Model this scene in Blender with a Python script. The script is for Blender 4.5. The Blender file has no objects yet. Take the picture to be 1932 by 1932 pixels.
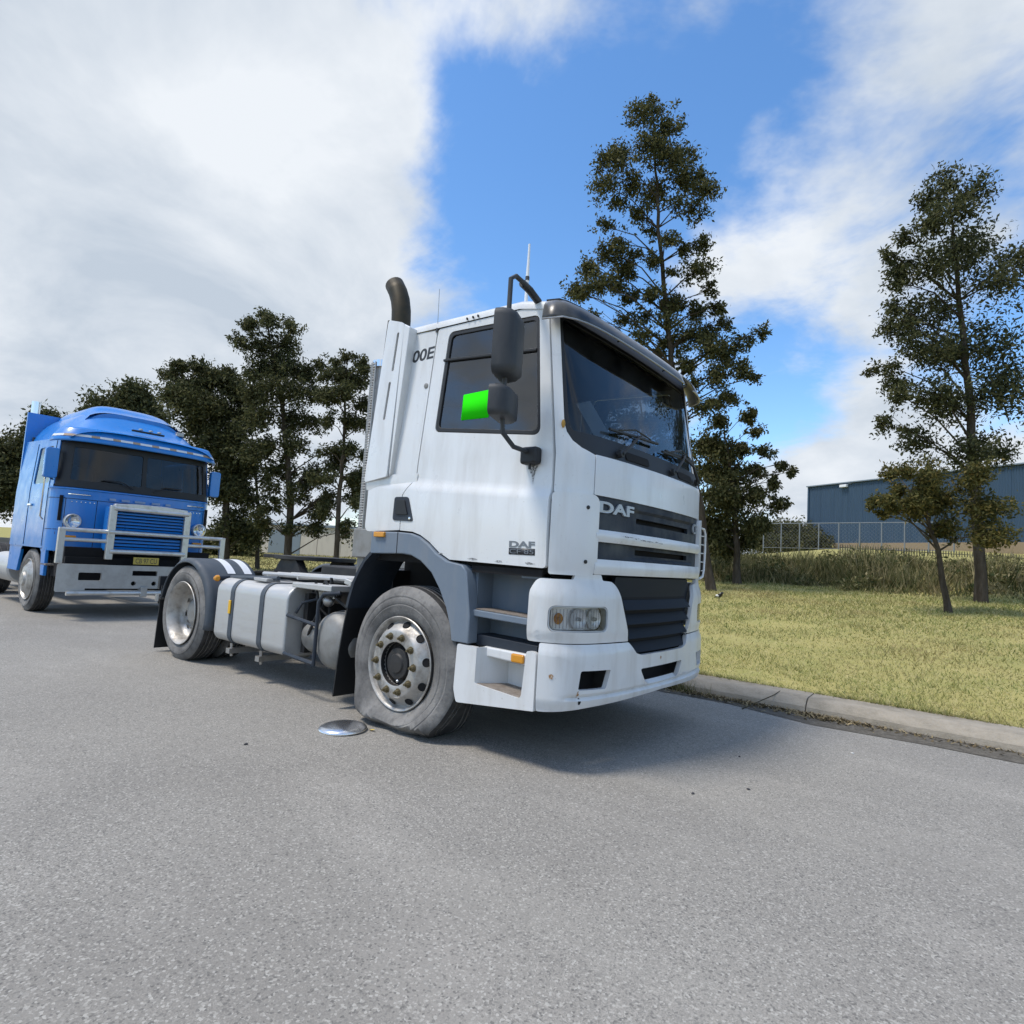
import bpy, bmesh, math, random
import numpy as np
from mathutils import Vector, Matrix

random.seed(7)
rng = np.random.default_rng(11)
SC = bpy.context.scene
COL = SC.collection

# ------------------------------------------------------------------ camera
CAM = np.array([3.469, -4.335, 1.289])
ROT = np.array([[0.7860, 0.6153, 0.0608],      # image right
                [-0.0059, 0.1059, -0.9944],    # image down
                [-0.6182, 0.7812, 0.0869]])    # view direction
FPX, PCX, PCY = 1150.15, 970.0, 959.0
cam_data = bpy.data.cameras.new('camera')
cam = bpy.data.objects.new('camera', cam_data)
COL.objects.link(cam)
r, d, f = [Vector(v).normalized() for v in ROT]
cam.matrix_world = Matrix(((r.x, -d.x, -f.x, CAM[0]), (r.y, -d.y, -f.y, CAM[1]),
                           (r.z, -d.z, -f.z, CAM[2]), (0, 0, 0, 1)))
cam_data.sensor_fit = 'HORIZONTAL'
cam_data.sensor_width = 36.0
cam_data.lens = 36.0 * FPX / 1932.0
cam_data.shift_x = -4.0 / 1932.0
cam_data.shift_y = -7.0 / 1932.0
cam_data.clip_start = 0.05
cam_data.clip_end = 3000.0
SC.camera = cam

# ------------------------------------------------------------------ sun, sky, exposure
TO_SUN = Vector((-0.27, -0.40, 0.90)).normalized()
sun_data = bpy.data.lights.new('sun', 'SUN')
sun_data.energy = 3.3
sun_data.angle = math.radians(13.0)
sun_data.color = (1.0, 0.93, 0.83)
sun = bpy.data.objects.new('sun', sun_data)
COL.objects.link(sun)
sun.location = (0, 0, 30)
sun.rotation_euler = TO_SUN.to_track_quat('Z', 'Y').to_euler()

SC.view_settings.view_transform = 'Standard'
SC.view_settings.look = 'None'
SC.view_settings.exposure = 0.0
SC.view_settings.gamma = 1.0
SC.view_settings.use_curve_mapping = False
SC.cycles.max_bounces = 6
SC.cycles.diffuse_bounces = 3
SC.cycles.glossy_bounces = 3
SC.cycles.transparent_max_bounces = 8
SC.cycles.use_denoising = True
SC.cycles.use_adaptive_sampling = True
SC.cycles.adaptive_threshold = 0.02

world = bpy.data.worlds.new('World')
SC.world = world
world.use_nodes = True
W = world.node_tree
W.nodes.clear()


def wn(kind, **kw):
    n = W.nodes.new(kind)
    for k, v in kw.items():
        setattr(n, k, v)
    return n


def wmath(op, a, b=None, clamp=False):
    n = wn('ShaderNodeMath', operation=op, use_clamp=clamp)
    for i, s in enumerate((a, b)):
        if s is None:
            continue
        if isinstance(s, (int, float)):
            n.inputs[i].default_value = s
        else:
            W.links.new(s, n.inputs[i])
    return n.outputs[0]


w_out = wn('ShaderNodeOutputWorld')
w_bg = wn('ShaderNodeBackground')
w_bg.inputs['Strength'].default_value = 0.112
sky = wn('ShaderNodeTexSky', sky_type='NISHITA')
sky.sun_disc = False
sky.sun_elevation = math.asin(TO_SUN.z)
sky.sun_rotation = math.atan2(TO_SUN.x, TO_SUN.y)
sky.altitude = 30.0
sky.air_density = 1.0
sky.dust_density = 0.4
sky.ozone_density = 2.2
tc = wn('ShaderNodeTexCoord')
sep = wn('ShaderNodeSeparateXYZ')
W.links.new(tc.outputs['Generated'], sep.inputs[0])
zz = wmath('ADD', wmath('MAXIMUM', sep.outputs[2], 0.0), 0.34)
comb = wn('ShaderNodeCombineXYZ')
W.links.new(wmath('DIVIDE', sep.outputs[0], zz), comb.inputs[0])
W.links.new(wmath('DIVIDE', sep.outputs[1], zz), comb.inputs[1])


def pdir(px, py):
    v = ROT.T @ np.array([(px - PCX) / FPX, (py - PCY) / FPX, 1.0])
    return v / np.linalg.norm(v)


def lobe(px, py, inner, outer):
    """smooth 0..1 patch of sky round a compass direction (degrees)"""
    dt = wn('ShaderNodeVectorMath', operation='DOT_PRODUCT')
    W.links.new(tc.outputs['Generated'], dt.inputs[0])
    dt.inputs[1].default_value = tuple(pdir(px, py))
    mr = wn('ShaderNodeMapRange', interpolation_type='SMOOTHSTEP')
    mr.inputs[1].default_value = math.cos(math.radians(outer))
    mr.inputs[2].default_value = math.cos(math.radians(inner))
    W.links.new(dt.outputs['Value'], mr.inputs[0])
    return mr.outputs[0]


def wnoise(scale, detail, rough, dist, off=(0, 0, 0), stretch=(1, 1, 1)):
    mp = wn('ShaderNodeMapping')
    mp.inputs['Location'].default_value = off
    mp.inputs['Scale'].default_value = stretch
    W.links.new(comb.outputs[0], mp.inputs[0])
    n = wn('ShaderNodeTexNoise')
    n.inputs['Scale'].default_value = scale
    n.inputs['Detail'].default_value = detail
    n.inputs['Roughness'].default_value = rough
    n.inputs['Distortion'].default_value = dist
    W.links.new(mp.outputs[0], n.inputs['Vector'])
    return n.outputs['Fac']


cover = wnoise(1.5, 7, 0.58, 0.12, (3.1, 1.7, 0))
wisps = wnoise(2.6, 6, 0.62, 0.6, (0.3, 5.2, 0), (1.0, 1.35, 1))
shade = wnoise(2.4, 6, 0.58, 0.3, (7.7, 2.2, 0))
c = wmath('ADD', cover, wmath('MULTIPLY', wisps, 0.36))
c = wmath('ADD', c, wmath('MULTIPLY', lobe(360, 560, 9, 27), 0.40))      # bank of cloud over the left
c = wmath('ADD', c, wmath('MULTIPLY', lobe(1640, 960, 3, 13), 0.18))     # low cloud behind the shed
c = wmath('ADD', c, wmath('MULTIPLY', lobe(1600, 600, 4, 13), 0.10))
c = wmath('SUBTRACT', c, wmath('MULTIPLY', lobe(960, 480, 4, 18), 0.21))   # blue gap above the cab
c = wmath('SUBTRACT', c, wmath('MULTIPLY', lobe(1450, 740, 2, 9), 0.15))
ramp = wn('ShaderNodeMapRange', interpolation_type='SMOOTHSTEP')
ramp.inputs[1].default_value = 0.60
ramp.inputs[2].default_value = 0.80
W.links.new(c, ramp.inputs[0])
cl_col = wn('ShaderNodeMixRGB')
cl_col.inputs[1].default_value = (4.9, 5.6, 6.5, 1)
cl_col.inputs[2].default_value = (7.7, 8.1, 8.6, 1)
sr = wn('ShaderNodeMapRange')
sr.inputs[1].default_value = 0.34
sr.inputs[2].default_value = 0.66
W.links.new(shade, sr.inputs[0])
W.links.new(sr.outputs[0], cl_col.inputs[0])
hs = wn('ShaderNodeHueSaturation')
hs.inputs['Saturation'].default_value = 1.2
hs.inputs['Value'].default_value = 2.2
W.links.new(sky.outputs[0], hs.inputs['Color'])
mixs = wn('ShaderNodeMixRGB')
W.links.new(ramp.outputs[0], mixs.inputs[0])
W.links.new(hs.outputs[0], mixs.inputs[1])
W.links.new(cl_col.outputs[0], mixs.inputs[2])
W.links.new(mixs.outputs[0], w_bg.inputs[0])
W.links.new(w_bg.outputs[0], w_out.inputs[0])


def at(px, py, depth):
    """world point that stands `depth` metres in front of the lens"""
    return CAM + ROT.T @ np.array([(px - PCX) / FPX * depth, (py - PCY) / FPX * depth, depth])


# ------------------------------------------------------------------ materials
class Mat:
    """small node builder round one Principled shader"""
    def __init__(s, name, color, rough=0.5, metal=0.0, coat=0.0, spec=0.5):
        s.m = bpy.data.materials.new(name)
        s.m.use_nodes = True
        s.t = s.m.node_tree
        s.b = s.t.nodes['Principled BSDF']
        s.out = s.t.nodes['Material Output']
        s.b.inputs['Base Color'].default_value = (*color, 1)
        s.b.inputs['Roughness'].default_value = rough
        s.b.inputs['Metallic'].default_value = metal
        s.b.inputs['Coat Weight'].default_value = coat
        s.b.inputs['Coat Roughness'].default_value = 0.12
        s.b.inputs['Specular IOR Level'].default_value = spec
        s.color = None
        s.base = (*color, 1)

    def n(s, kind, **kw):
        x = s.t.nodes.new(kind)
        for k, v in kw.items():
            setattr(x, k, v)
        return x

    def coords(s, scale=(1, 1, 1), kind='Object'):
        tcn = s.n('ShaderNodeTexCoord')
        mp = s.n('ShaderNodeMapping')
        mp.inputs['Scale'].default_value = scale
        s.t.links.new(tcn.outputs[kind], mp.inputs[0])
        return mp.outputs[0]

    def noise(s, scale, detail=5, rough=0.55, stretch=(1, 1, 1), lo=0.4, hi=0.6, dist=0.0, kind='Object'):
        nn = s.n('ShaderNodeTexNoise')
        nn.inputs['Scale'].default_value = scale
        nn.inputs['Detail'].default_value = detail
        nn.inputs['Roughness'].default_value = rough
        nn.inputs['Distortion'].default_value = dist
        s.t.links.new(s.coords(stretch, kind), nn.inputs['Vector'])
        mr = s.n('ShaderNodeMapRange')
        mr.inputs[1].default_value = lo
        mr.inputs[2].default_value = hi
        s.t.links.new(nn.outputs['Fac'], mr.inputs[0])
        return mr.outputs[0]

    def voronoi(s, scale, lo, hi, kind='Object', feature='F1', stretch=(1, 1, 1)):
        v = s.n('ShaderNodeTexVoronoi', feature=feature)
        v.inputs['Scale'].default_value = scale
        s.t.links.new(s.coords(stretch, kind), v.inputs['Vector'])
        mr = s.n('ShaderNodeMapRange')
        mr.inputs[1].default_value = lo
        mr.inputs[2].default_value = hi
        s.t.links.new(v.outputs['Distance'], mr.inputs[0])
        return mr.outputs[0]

    def attr(s, name):
        a = s.n('ShaderNodeAttribute')
        a.attribute_name = name
        return a.outputs['Fac']

    def math(s, op, a, b):
        x = s.n('ShaderNodeMath', operation=op)
        for i, v in enumerate((a, b)):
            if isinstance(v, (int, float)):
                x.inputs[i].default_value = v
            else:
                s.t.links.new(v, x.inputs[i])
        return x.outputs[0]

    def mix(s, fac, color, amount=1.0):
        """lay `color` over what is there, where fac is 1"""
        mx = s.n('ShaderNodeMixRGB')
        if amount != 1.0:
            fac = s.math('MULTIPLY', fac, amount)
        s.t.links.new(fac, mx.inputs[0])
        if s.color is None:
            mx.inputs[1].default_value = s.base
        else:
            s.t.links.new(s.color, mx.inputs[1])
        mx.inputs[2].default_value = (*color, 1)
        s.color = mx.outputs[0]
        s.t.links.new(s.color, s.b.inputs['Base Color'])
        return s

    def rough(s, fac, lo, hi):
        mr = s.n('ShaderNodeMapRange')
        mr.inputs[3].default_value = lo
        mr.inputs[4].default_value = hi
        s.t.links.new(fac, mr.inputs[0])
        s.t.links.new(mr.outputs[0], s.b.inputs['Roughness'])
        return s

    def bump(s, fac, strength=0.2, dist=0.01):
        bp = s.n('ShaderNodeBump')
        bp.inputs['Strength'].default_value = strength
        bp.inputs['Distance'].default_value = dist
        s.t.links.new(fac, bp.inputs['Height'])
        s.t.links.new(bp.outputs[0], s.b.inputs['Normal'])
        return s


def paint(name, color, rough=0.32, grime=(0.33, 0.29, 0.24), amt=0.30, rust=0.0, coat=0.5):
    m = Mat(name, color, rough, 0, coat)
    m.mix(m.noise(3.0, 6, 0.6, (2.2, 2.2, 0.35), 0.48, 0.78), grime, amt)          # rain streaks
    m.mix(m.noise(1.1, 5, 0.6, (1, 1, 1), 0.45, 0.8), grime, amt * 0.45)
    m.mix(m.noise(55, 3, 0.6, (1, 1, 1), 0.68, 0.76), (0.20, 0.15, 0.10), amt * 0.9)  # stone chips and specks
    if rust:
        m.mix(m.noise(7.0, 8, 0.7, (1, 1, 0.6), 0.70, 0.76), (0.26, 0.11, 0.03), rust)
    m.rough(m.noise(4.0, 5, 0.6, (1, 1, 1), 0.3, 0.75), rough * 0.75, min(1.0, rough * 1.9))
    m.bump(m.noise(1.6, 3, 0.5, (1, 1, 1), 0.2, 0.8), 0.05, 0.02)
    return m.m


M = {}
M['white'] = paint('white_paint', (0.69, 0.705, 0.71), amt=0.34, rust=0.5)
M['white2'] = paint('white_plastic', (0.665, 0.68, 0.685), 0.38, amt=0.46, rust=0.5)
M['blue'] = paint('blue_paint', (0.004, 0.19, 0.60), 0.3, amt=0.10, coat=0.5)
M['arch'] = paint('grey_plastic', (0.135, 0.175, 0.225), 0.5, (0.30, 0.29, 0.27), 0.35, coat=0.0)
M['dark'] = paint('dark_plastic', (0.015, 0.023, 0.036), 0.5, (0.10, 0.10, 0.10), 0.16, coat=0.0)
M['black'] = Mat('black_plastic', (0.012, 0.013, 0.015), 0.55).m
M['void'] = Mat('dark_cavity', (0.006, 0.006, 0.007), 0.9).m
_m = Mat('mirror_plastic', (0.028, 0.032, 0.038), 0.62)
_m.mix(_m.noise(6, 5, 0.6, (1, 1, 0.5), 0.45, 0.75), (0.10, 0.10, 0.10), 0.4)
M['mirror'] = _m.m
_m = Mat('tyre_rubber', (0.035, 0.035, 0.036), 0.85)
_m.mix(_m.noise(3.0, 6, 0.65, (1, 1, 1), 0.25, 0.62), (0.25, 0.24, 0.225), 0.9)
_m.mix(_m.noise(22, 5, 0.7, (1, 1, 1), 0.52, 0.75), (0.05, 0.05, 0.05), 0.6)
_m.bump(_m.noise(60, 3, 0.6), 0.25, 0.004)
M['tyre'] = _m.m
_m = Mat('tyre_tread', (0.022, 0.022, 0.023), 0.9)
_m.mix(_m.noise(9, 6, 0.65, (1, 1, 1), 0.4, 0.75), (0.09, 0.085, 0.08), 0.7)
M['tread'] = _m.m
_m = Mat('alloy', (0.45, 0.435, 0.41), 0.48, 0.7)
_m.mix(_m.noise(9, 6, 0.65, (1, 1, 1), 0.45, 0.72), (0.17, 0.15, 0.125), 0.8)
_m.rough(_m.noise(12, 5, 0.6), 0.42, 0.68)
M['alloy'] = _m.m
_m = Mat('brushed_aluminium', (0.50, 0.50, 0.49), 0.5, 0.45)
_m.mix(_m.noise(4, 6, 0.6, (1, 1, 0.4), 0.45, 0.75), (0.46, 0.44, 0.41), 0.4)
_m.rough(_m.noise(30, 4, 0.6, (0.15, 1, 1)), 0.42, 0.62)
M['tank'] = _m.m
_m = Mat('dull_steel', (0.42, 0.41, 0.40), 0.45, 0.9)
_m.mix(_m.noise(7, 6, 0.65, (1, 1, 1), 0.45, 0.7), (0.16, 0.13, 0.10), 0.6)
M['steel'] = _m.m
_m = Mat('weathered_metal', (0.27, 0.27, 0.26), 0.6, 0.4)
_m.mix(_m.noise(6, 6, 0.65, (1, 1, 1), 0.45, 0.7), (0.15, 0.13, 0.11), 0.6)
M['grime_metal'] = _m.m
M['polished'] = Mat('polished_steel', (0.74, 0.75, 0.77), 0.24, 0.95).m
M['chrome'] = Mat('chrome', (0.80, 0.80, 0.80), 0.12, 1.0).m
_m = Mat('chassis_black', (0.016, 0.016, 0.017), 0.6)
_m.mix(_m.noise(5, 6, 0.65, (1, 1, 1), 0.45, 0.75), (0.07, 0.06, 0.05), 0.6)
M['chassis'] = _m.m
_m = Mat('brass_nut', (0.13, 0.105, 0.055), 0.6, 0.5)
M['nut'] = _m.m
_m = Mat('rusty_step', (0.24, 0.21, 0.18), 0.75)
_m.mix(_m.noise(18, 5, 0.65, (1, 1, 1), 0.4, 0.65), (0.13, 0.10, 0.08), 0.7)
_m.bump(_m.noise(60, 3, 0.6), 0.4, 0.004)
M['tread_plate'] = _m.m
M['amber'] = Mat('amber_lens', (0.62, 0.26, 0.015), 0.25, 0, 0.4).m
M['yellow_refl'] = Mat('yellow_reflector', (0.75, 0.43, 0.02), 0.35).m
M['green'] = Mat('green_paper', (0.025, 0.72, 0.008), 0.9, spec=0.05).m
M['paper'] = Mat('white_paper', (0.62, 0.63, 0.65), 0.85).m
M['pipe'] = None
_m = Mat('sooty_pipe', (0.035, 0.030, 0.018), 0.55, 0.5)
_m.mix(_m.noise(8, 6, 0.65, (1, 1, 1), 0.45, 0.75), (0.09, 0.06, 0.03), 0.6)
M['pipe'] = _m.m
M['seat'] = Mat('seat_cloth', (0.05, 0.06, 0.075), 0.95).m
M['trim'] = Mat('cab_trim', (0.055, 0.06, 0.07), 0.8).m
M['letter'] = Mat('badge_silver', (0.42, 0.45, 0.48), 0.4, 0.35).m
M['ink'] = Mat('black_lettering', (0.03, 0.032, 0.036), 0.5).m
M['badge_grey'] = Mat('badge_grey', (0.16, 0.18, 0.20), 0.5).m
M['yellow_plate'] = Mat('number_plate_yellow', (0.42, 0.33, 0.07), 0.5).m
M['slat'] = Mat('grille_plastic', (0.006, 0.009, 0.014), 0.6, spec=0.25).m
M['guard'] = paint('mudguard_plastic', (0.055, 0.07, 0.088), 0.5, (0.16, 0.15, 0.14), 0.3, coat=0.0)
M['lamp_silver'] = Mat('lamp_silver', (0.88, 0.88, 0.87), 0.25, 0.25).m
M['white_band'] = Mat('reflective_white', (0.72, 0.74, 0.76), 0.45).m


def glass(name, tint, gloss=1.0, smear=0.0, ior=1.5, rough=0.02):
    m = bpy.data.materials.new(name)
    m.use_nodes = True
    t = m.node_tree
    t.nodes.clear()
    out = t.nodes.new('ShaderNodeOutputMaterial')
    tr = t.nodes.new('ShaderNodeBsdfTransparent')
    tr.inputs[0].default_value = (*tint, 1)
    gl = t.nodes.new('ShaderNodeBsdfGlossy')
    gl.inputs['Roughness'].default_value = rough
    gl.inputs[0].default_value = (gloss, gloss, gloss, 1)
    fr = t.nodes.new('ShaderNodeFresnel')
    fr.inputs[0].default_value = ior
    mx = t.nodes.new('ShaderNodeMixShader')
    t.links.new(fr.outputs[0], mx.inputs[0])
    t.links.new(tr.outputs[0], mx.inputs[1])
    t.links.new(gl.outputs[0], mx.inputs[2])
    last = mx.outputs[0]
    if smear:
        df = t.nodes.new('ShaderNodeBsdfDiffuse')
        df.inputs[0].default_value = (0.45, 0.44, 0.42, 1)
        tcn = t.nodes.new('ShaderNodeTexCoord')
        nz = t.nodes.new('ShaderNodeTexNoise')
        nz.inputs['Scale'].default_value = 2.6
        nz.inputs['Detail'].default_value = 7
        nz.inputs['Roughness'].default_value = 0.65
        t.links.new(tcn.outputs['Object'], nz.inputs['Vector'])
        mr = t.nodes.new('ShaderNodeMapRange')
        mr.inputs[1].default_value = 0.35
        mr.inputs[2].default_value = 0.8
        mr.inputs[3].default_value = 0.0
        mr.inputs[4].default_value = smear
        t.links.new(nz.outputs['Fac'], mr.inputs[0])
        m2 = t.nodes.new('ShaderNodeMixShader')
        t.links.new(mr.outputs[0], m2.inputs[0])
        t.links.new(last, m2.inputs[1])
        t.links.new(df.outputs[0], m2.inputs[2])
        last = m2.outputs[0]
    t.links.new(last, out.inputs[0])
    return m


M['glass'] = glass('window_glass', (0.30, 0.42, 0.58), 1.0, 0.03, 1.9)
M['screen'] = glass('windscreen_glass', (0.36, 0.41, 0.44), 1.0, 0.05, 1.5)
M['visor'] = glass('smoked_visor', (0.05, 0.055, 0.06), 1.0, 0.30, 1.5, 0.32)
M['lens'] = glass('lamp_lens', (0.86, 0.88, 0.90), 1.0, 0.05)


# ------------------------------------------------------------------ geometry helpers
def tag(o, label=None, cat=None, group=None, kind=None):
    if label: o['label'] = label
    if cat: o['category'] = cat
    if group: o['group'] = group
    if kind: o['kind'] = kind
    return o


def empty(name, loc=(0, 0, 0), rz=0.0):
    o = bpy.data.objects.new(name, None)
    o.location = loc
    o.rotation_euler = (0, 0, rz)
    o.empty_display_size = 0.2
    COL.objects.link(o)
    return o


def link(name, me, mat, parent=None):
    o = bpy.data.objects.new(name, me)
    if mat is not None:
        me.materials.append(mat)
    COL.objects.link(o)
    if parent is not None:
        o.parent = parent
    return o


def shade(me, angle=38):
    if angle:
        me.polygons.foreach_set('use_smooth', [True] * len(me.polygons))
        me.set_sharp_from_angle(angle=math.radians(angle))


def add_bevel(o, w, seg=2):
    b = o.modifiers.new('bevel', 'BEVEL')
    b.width = w
    b.segments = seg
    b.limit_method = 'ANGLE'
    b.angle_limit = math.radians(42)
    b.harden_normals = True
    return o


class MB:
    """collects primitive solids into ONE mesh"""
    def __init__(s):
        s.v, s.f = [], []

    def add(s, vs, fs):
        k = len(s.v)
        s.v += [tuple(map(float, p)) for p in vs]
        s.f += [tuple(i + k for i in q) for q in fs]
        return s

    def box(s, c, size, rot=None):
        hx, hy, hz = [q / 2 for q in size]
        p = [Vector((sx * hx, sy * hy, sz * hz)) for sz in (-1, 1) for sy in (-1, 1) for sx in (-1, 1)]
        if rot is not None:
            p = [rot @ q for q in p]
        p = [q + Vector(c) for q in p]
        return s.add(p, [(0, 2, 3, 1), (4, 5, 7, 6), (0, 1, 5, 4), (2, 6, 7, 3), (0, 4, 6, 2), (1, 3, 7, 5)])

    def span(s, a, b):
        return s.box([(a[i] + b[i]) / 2 for i in range(3)], [abs(b[i] - a[i]) for i in range(3)])

    def tube(s, path, rad, n=8, closed=False, caps=True):
        P = [Vector(p) for p in path]
        R = rad if isinstance(rad, (list, tuple)) else [rad] * len(P)
        m = len(P)
        rings = []
        ref = None
        for i in range(m):
            if closed:
                t = P[(i + 1) % m] - P[i - 1]
            else:
                t = P[min(i + 1, m - 1)] - P[max(i - 1, 0)]
            t = t.normalized()
            if ref is None:
                ref = Vector((0, 0, 1)) if abs(t.z) < 0.9 else Vector((1, 0, 0))
            a = (ref - t * ref.dot(t))
            a = a.normalized() if a.length > 1e-6 else t.orthogonal().normalized()
            b = t.cross(a)
            ref = a
            rings.append([P[i] + (a * math.cos(2 * math.pi * k / n) + b * math.sin(2 * math.pi * k / n)) * R[i]
                          for k in range(n)])
        vs = [p for q in rings for p in q]
        fs = []
        for i in range(m if closed else m - 1):
            j = (i + 1) % m
            for k in range(n):
                l = (k + 1) % n
                fs.append((i * n + k, i * n + l, j * n + l, j * n + k))
        if caps and not closed:
            fs.append(tuple(range(n - 1, -1, -1)))
            fs.append(tuple((m - 1) * n + k for k in range(n)))
        return s.add(vs, fs)

    def lathe(s, prof, origin, axis, n=32, caps=False):
        """prof = [(radius, distance along axis)]"""
        ax = Vector(axis).normalized()
        a = ax.orthogonal().normalized()
        if abs(ax.y) > 0.9:
            a = Vector((0, 0, 1))
        b = ax.cross(a)
        o = Vector(origin)
        vs, fs = [], []
        for (rr, h) in prof:
            for k in range(n):
                t = 2 * math.pi * k / n
                vs.append(o + ax * h + (a * math.cos(t) + b * math.sin(t)) * rr)
        for i in range(len(prof) - 1):
            for k in range(n):
                l = (k + 1) % n
                fs.append((i * n + k, i * n + l, (i + 1) * n + l, (i + 1) * n + k))
        if caps:
            fs.append(tuple(range(n - 1, -1, -1)))
            fs.append(tuple((len(prof) - 1) * n + k for k in range(n)))
        return s.add(vs, fs)

    def grid(s, fn, nu, nv):
        vs = [fn(i / nu, j / nv) for j in range(nv + 1) for i in range(nu + 1)]
        w = nu + 1
        return s.add(vs, [(j * w + i, j * w + i + 1, (j + 1) * w + i + 1, (j + 1) * w + i)
                          for j in range(nv) for i in range(nu)])

    def prism(s, poly, fn, lo, hi):
        """extrude a 2D polygon: fn(a, b, t) -> point, t runs lo..hi"""
        n = len(poly)
        vs = [fn(a, b, lo) for a, b in poly] + [fn(a, b, hi) for a, b in poly]
        fs = [tuple(range(n)), tuple(range(2 * n - 1, n - 1, -1))]
        fs += [(k, k + n, (k + 1) % n + n, (k + 1) % n) for k in range(n)]
        return s.add(vs, fs)

    def blob(s, c, rad, n=12, m=8):
        vs, fs = [], []
        for j in range(m + 1):
            th = math.pi * j / m
            for k in range(n):
                ph = 2 * math.pi * k / n
                vs.append((c[0] + rad[0] * math.sin(th) * math.cos(ph), c[1] + rad[1] * math.sin(th) * math.sin(ph),
                           c[2] + rad[2] * math.cos(th)))
        for j in range(m):
            for k in range(n):
                l = (k + 1) % n
                fs.append((j * n + k, (j + 1) * n + k, (j + 1) * n + l, j * n + l))
        return s.add(vs, fs)

    def build(s, name, mat, parent=None, smooth=38, bevel=0.0, fix=True):
        me = bpy.data.meshes.new(name)
        me.from_pydata(s.v, [], s.f)
        if fix:
            bm = bmesh.new()
            bm.from_mesh(me)
            bmesh.ops.remove_doubles(bm, verts=bm.verts, dist=1e-5)
            bmesh.ops.recalc_face_normals(bm, faces=bm.faces)
            bm.to_mesh(me)
            bm.free()
        shade(me, smooth)
        o = link(name, me, mat, parent)
        if bevel:
            add_bevel(o, bevel)
        return o


def rrect(u0, u1, v0, v1, r=0.03, n=5):
    """rounded rectangle, counter-clockwise; r may be four corner radii (bl, br, tr, tl)"""
    rs = r if isinstance(r, (list, tuple)) else (r,) * 4
    out = []
    for (cu, cv, a0, q) in ((u0, v0, 180, 0), (u1, v0, 270, 1), (u1, v1, 0, 2), (u0, v1, 90, 3)):
        rr = max(rs[q], 1e-4)
        ou = cu + rr if cu == u0 else cu - rr
        ov = cv + rr if cv == v0 else cv - rr
        for k in range(n + 1):
            a = math.radians(a0 + 90 * k / n)
            out.append((ou + rr * math.cos(a), ov + rr * math.sin(a)))
    return out


def rpoly(pts, r=0.03, n=4):
    """round the corners of a polygon; r one radius or one per corner"""
    out = []
    m = len(pts)
    rs = r if isinstance(r, (list, tuple)) else [r] * m
    for i in range(m):
        p = Vector(pts[i])
        a = Vector(pts[i - 1]) - p
        b = Vector(pts[(i + 1) % m]) - p
        rr = min(rs[i], a.length * 0.45, b.length * 0.45)
        if rr < 1e-4:
            out.append(tuple(p))
            continue
        a, b = p + a.normalized() * rr, p + b.normalized() * rr
        for k in range(n + 1):
            t = k / n
            q = a * (1 - t) ** 2 + p * 2 * t * (1 - t) + b * t * t
            out.append(tuple(q))
    return out


def panel(name, outer, holes, fn, mat, parent, out, thick=0.02, bev=0.006, cuts=(), seg=2):
    """a sheet cut to an outline (with holes) in (u, v), bent by fn(u, v) and given thickness"""
    bm = bmesh.new()
    eds = []
    for loop in [outer] + list(holes):
        vs = [bm.verts.new((u, v, 0)) for u, v in loop]
        for i in range(len(vs)):
            eds.append(bm.edges.new((vs[i - 1], vs[i])))
    bmesh.ops.triangle_fill(bm, use_beauty=True, use_dissolve=False, edges=eds)
    for (co, no) in cuts:
        bmesh.ops.bisect_plane(bm, geom=bm.verts[:] + bm.edges[:] + bm.faces[:], dist=1e-5,
                               plane_co=(co[0], co[1], 0), plane_no=(no[0], no[1], 0))
    for v in bm.verts:
        v.co = Vector(fn(v.co.x, v.co.y))
    bmesh.ops.recalc_face_normals(bm, faces=bm.faces)
    tot = Vector((0, 0, 0))
    for fc in bm.faces:
        tot += fc.normal * fc.calc_area()
    if tot.dot(Vector(out)) < 0:
        bmesh.ops.reverse_faces(bm, faces=bm.faces)
    me = bpy.data.meshes.new(name)
    bm.to_mesh(me)
    bm.free()
    shade(me, 30)
    o = link(name, me, mat, parent)
    if thick:
        sm = o.modifiers.new('thickness', 'SOLIDIFY')
        sm.thickness = thick
        sm.offset = -1
    if bev:
        add_bevel(o, bev, seg)
    return o


def ucuts(a, b, n):
    return [((a + (b - a) * (k + 1) / (n + 1), 0), (1, 0)) for k in range(n)]


def vcuts(vals):
    return [((0, v), (0, 1)) for v in vals]


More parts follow.
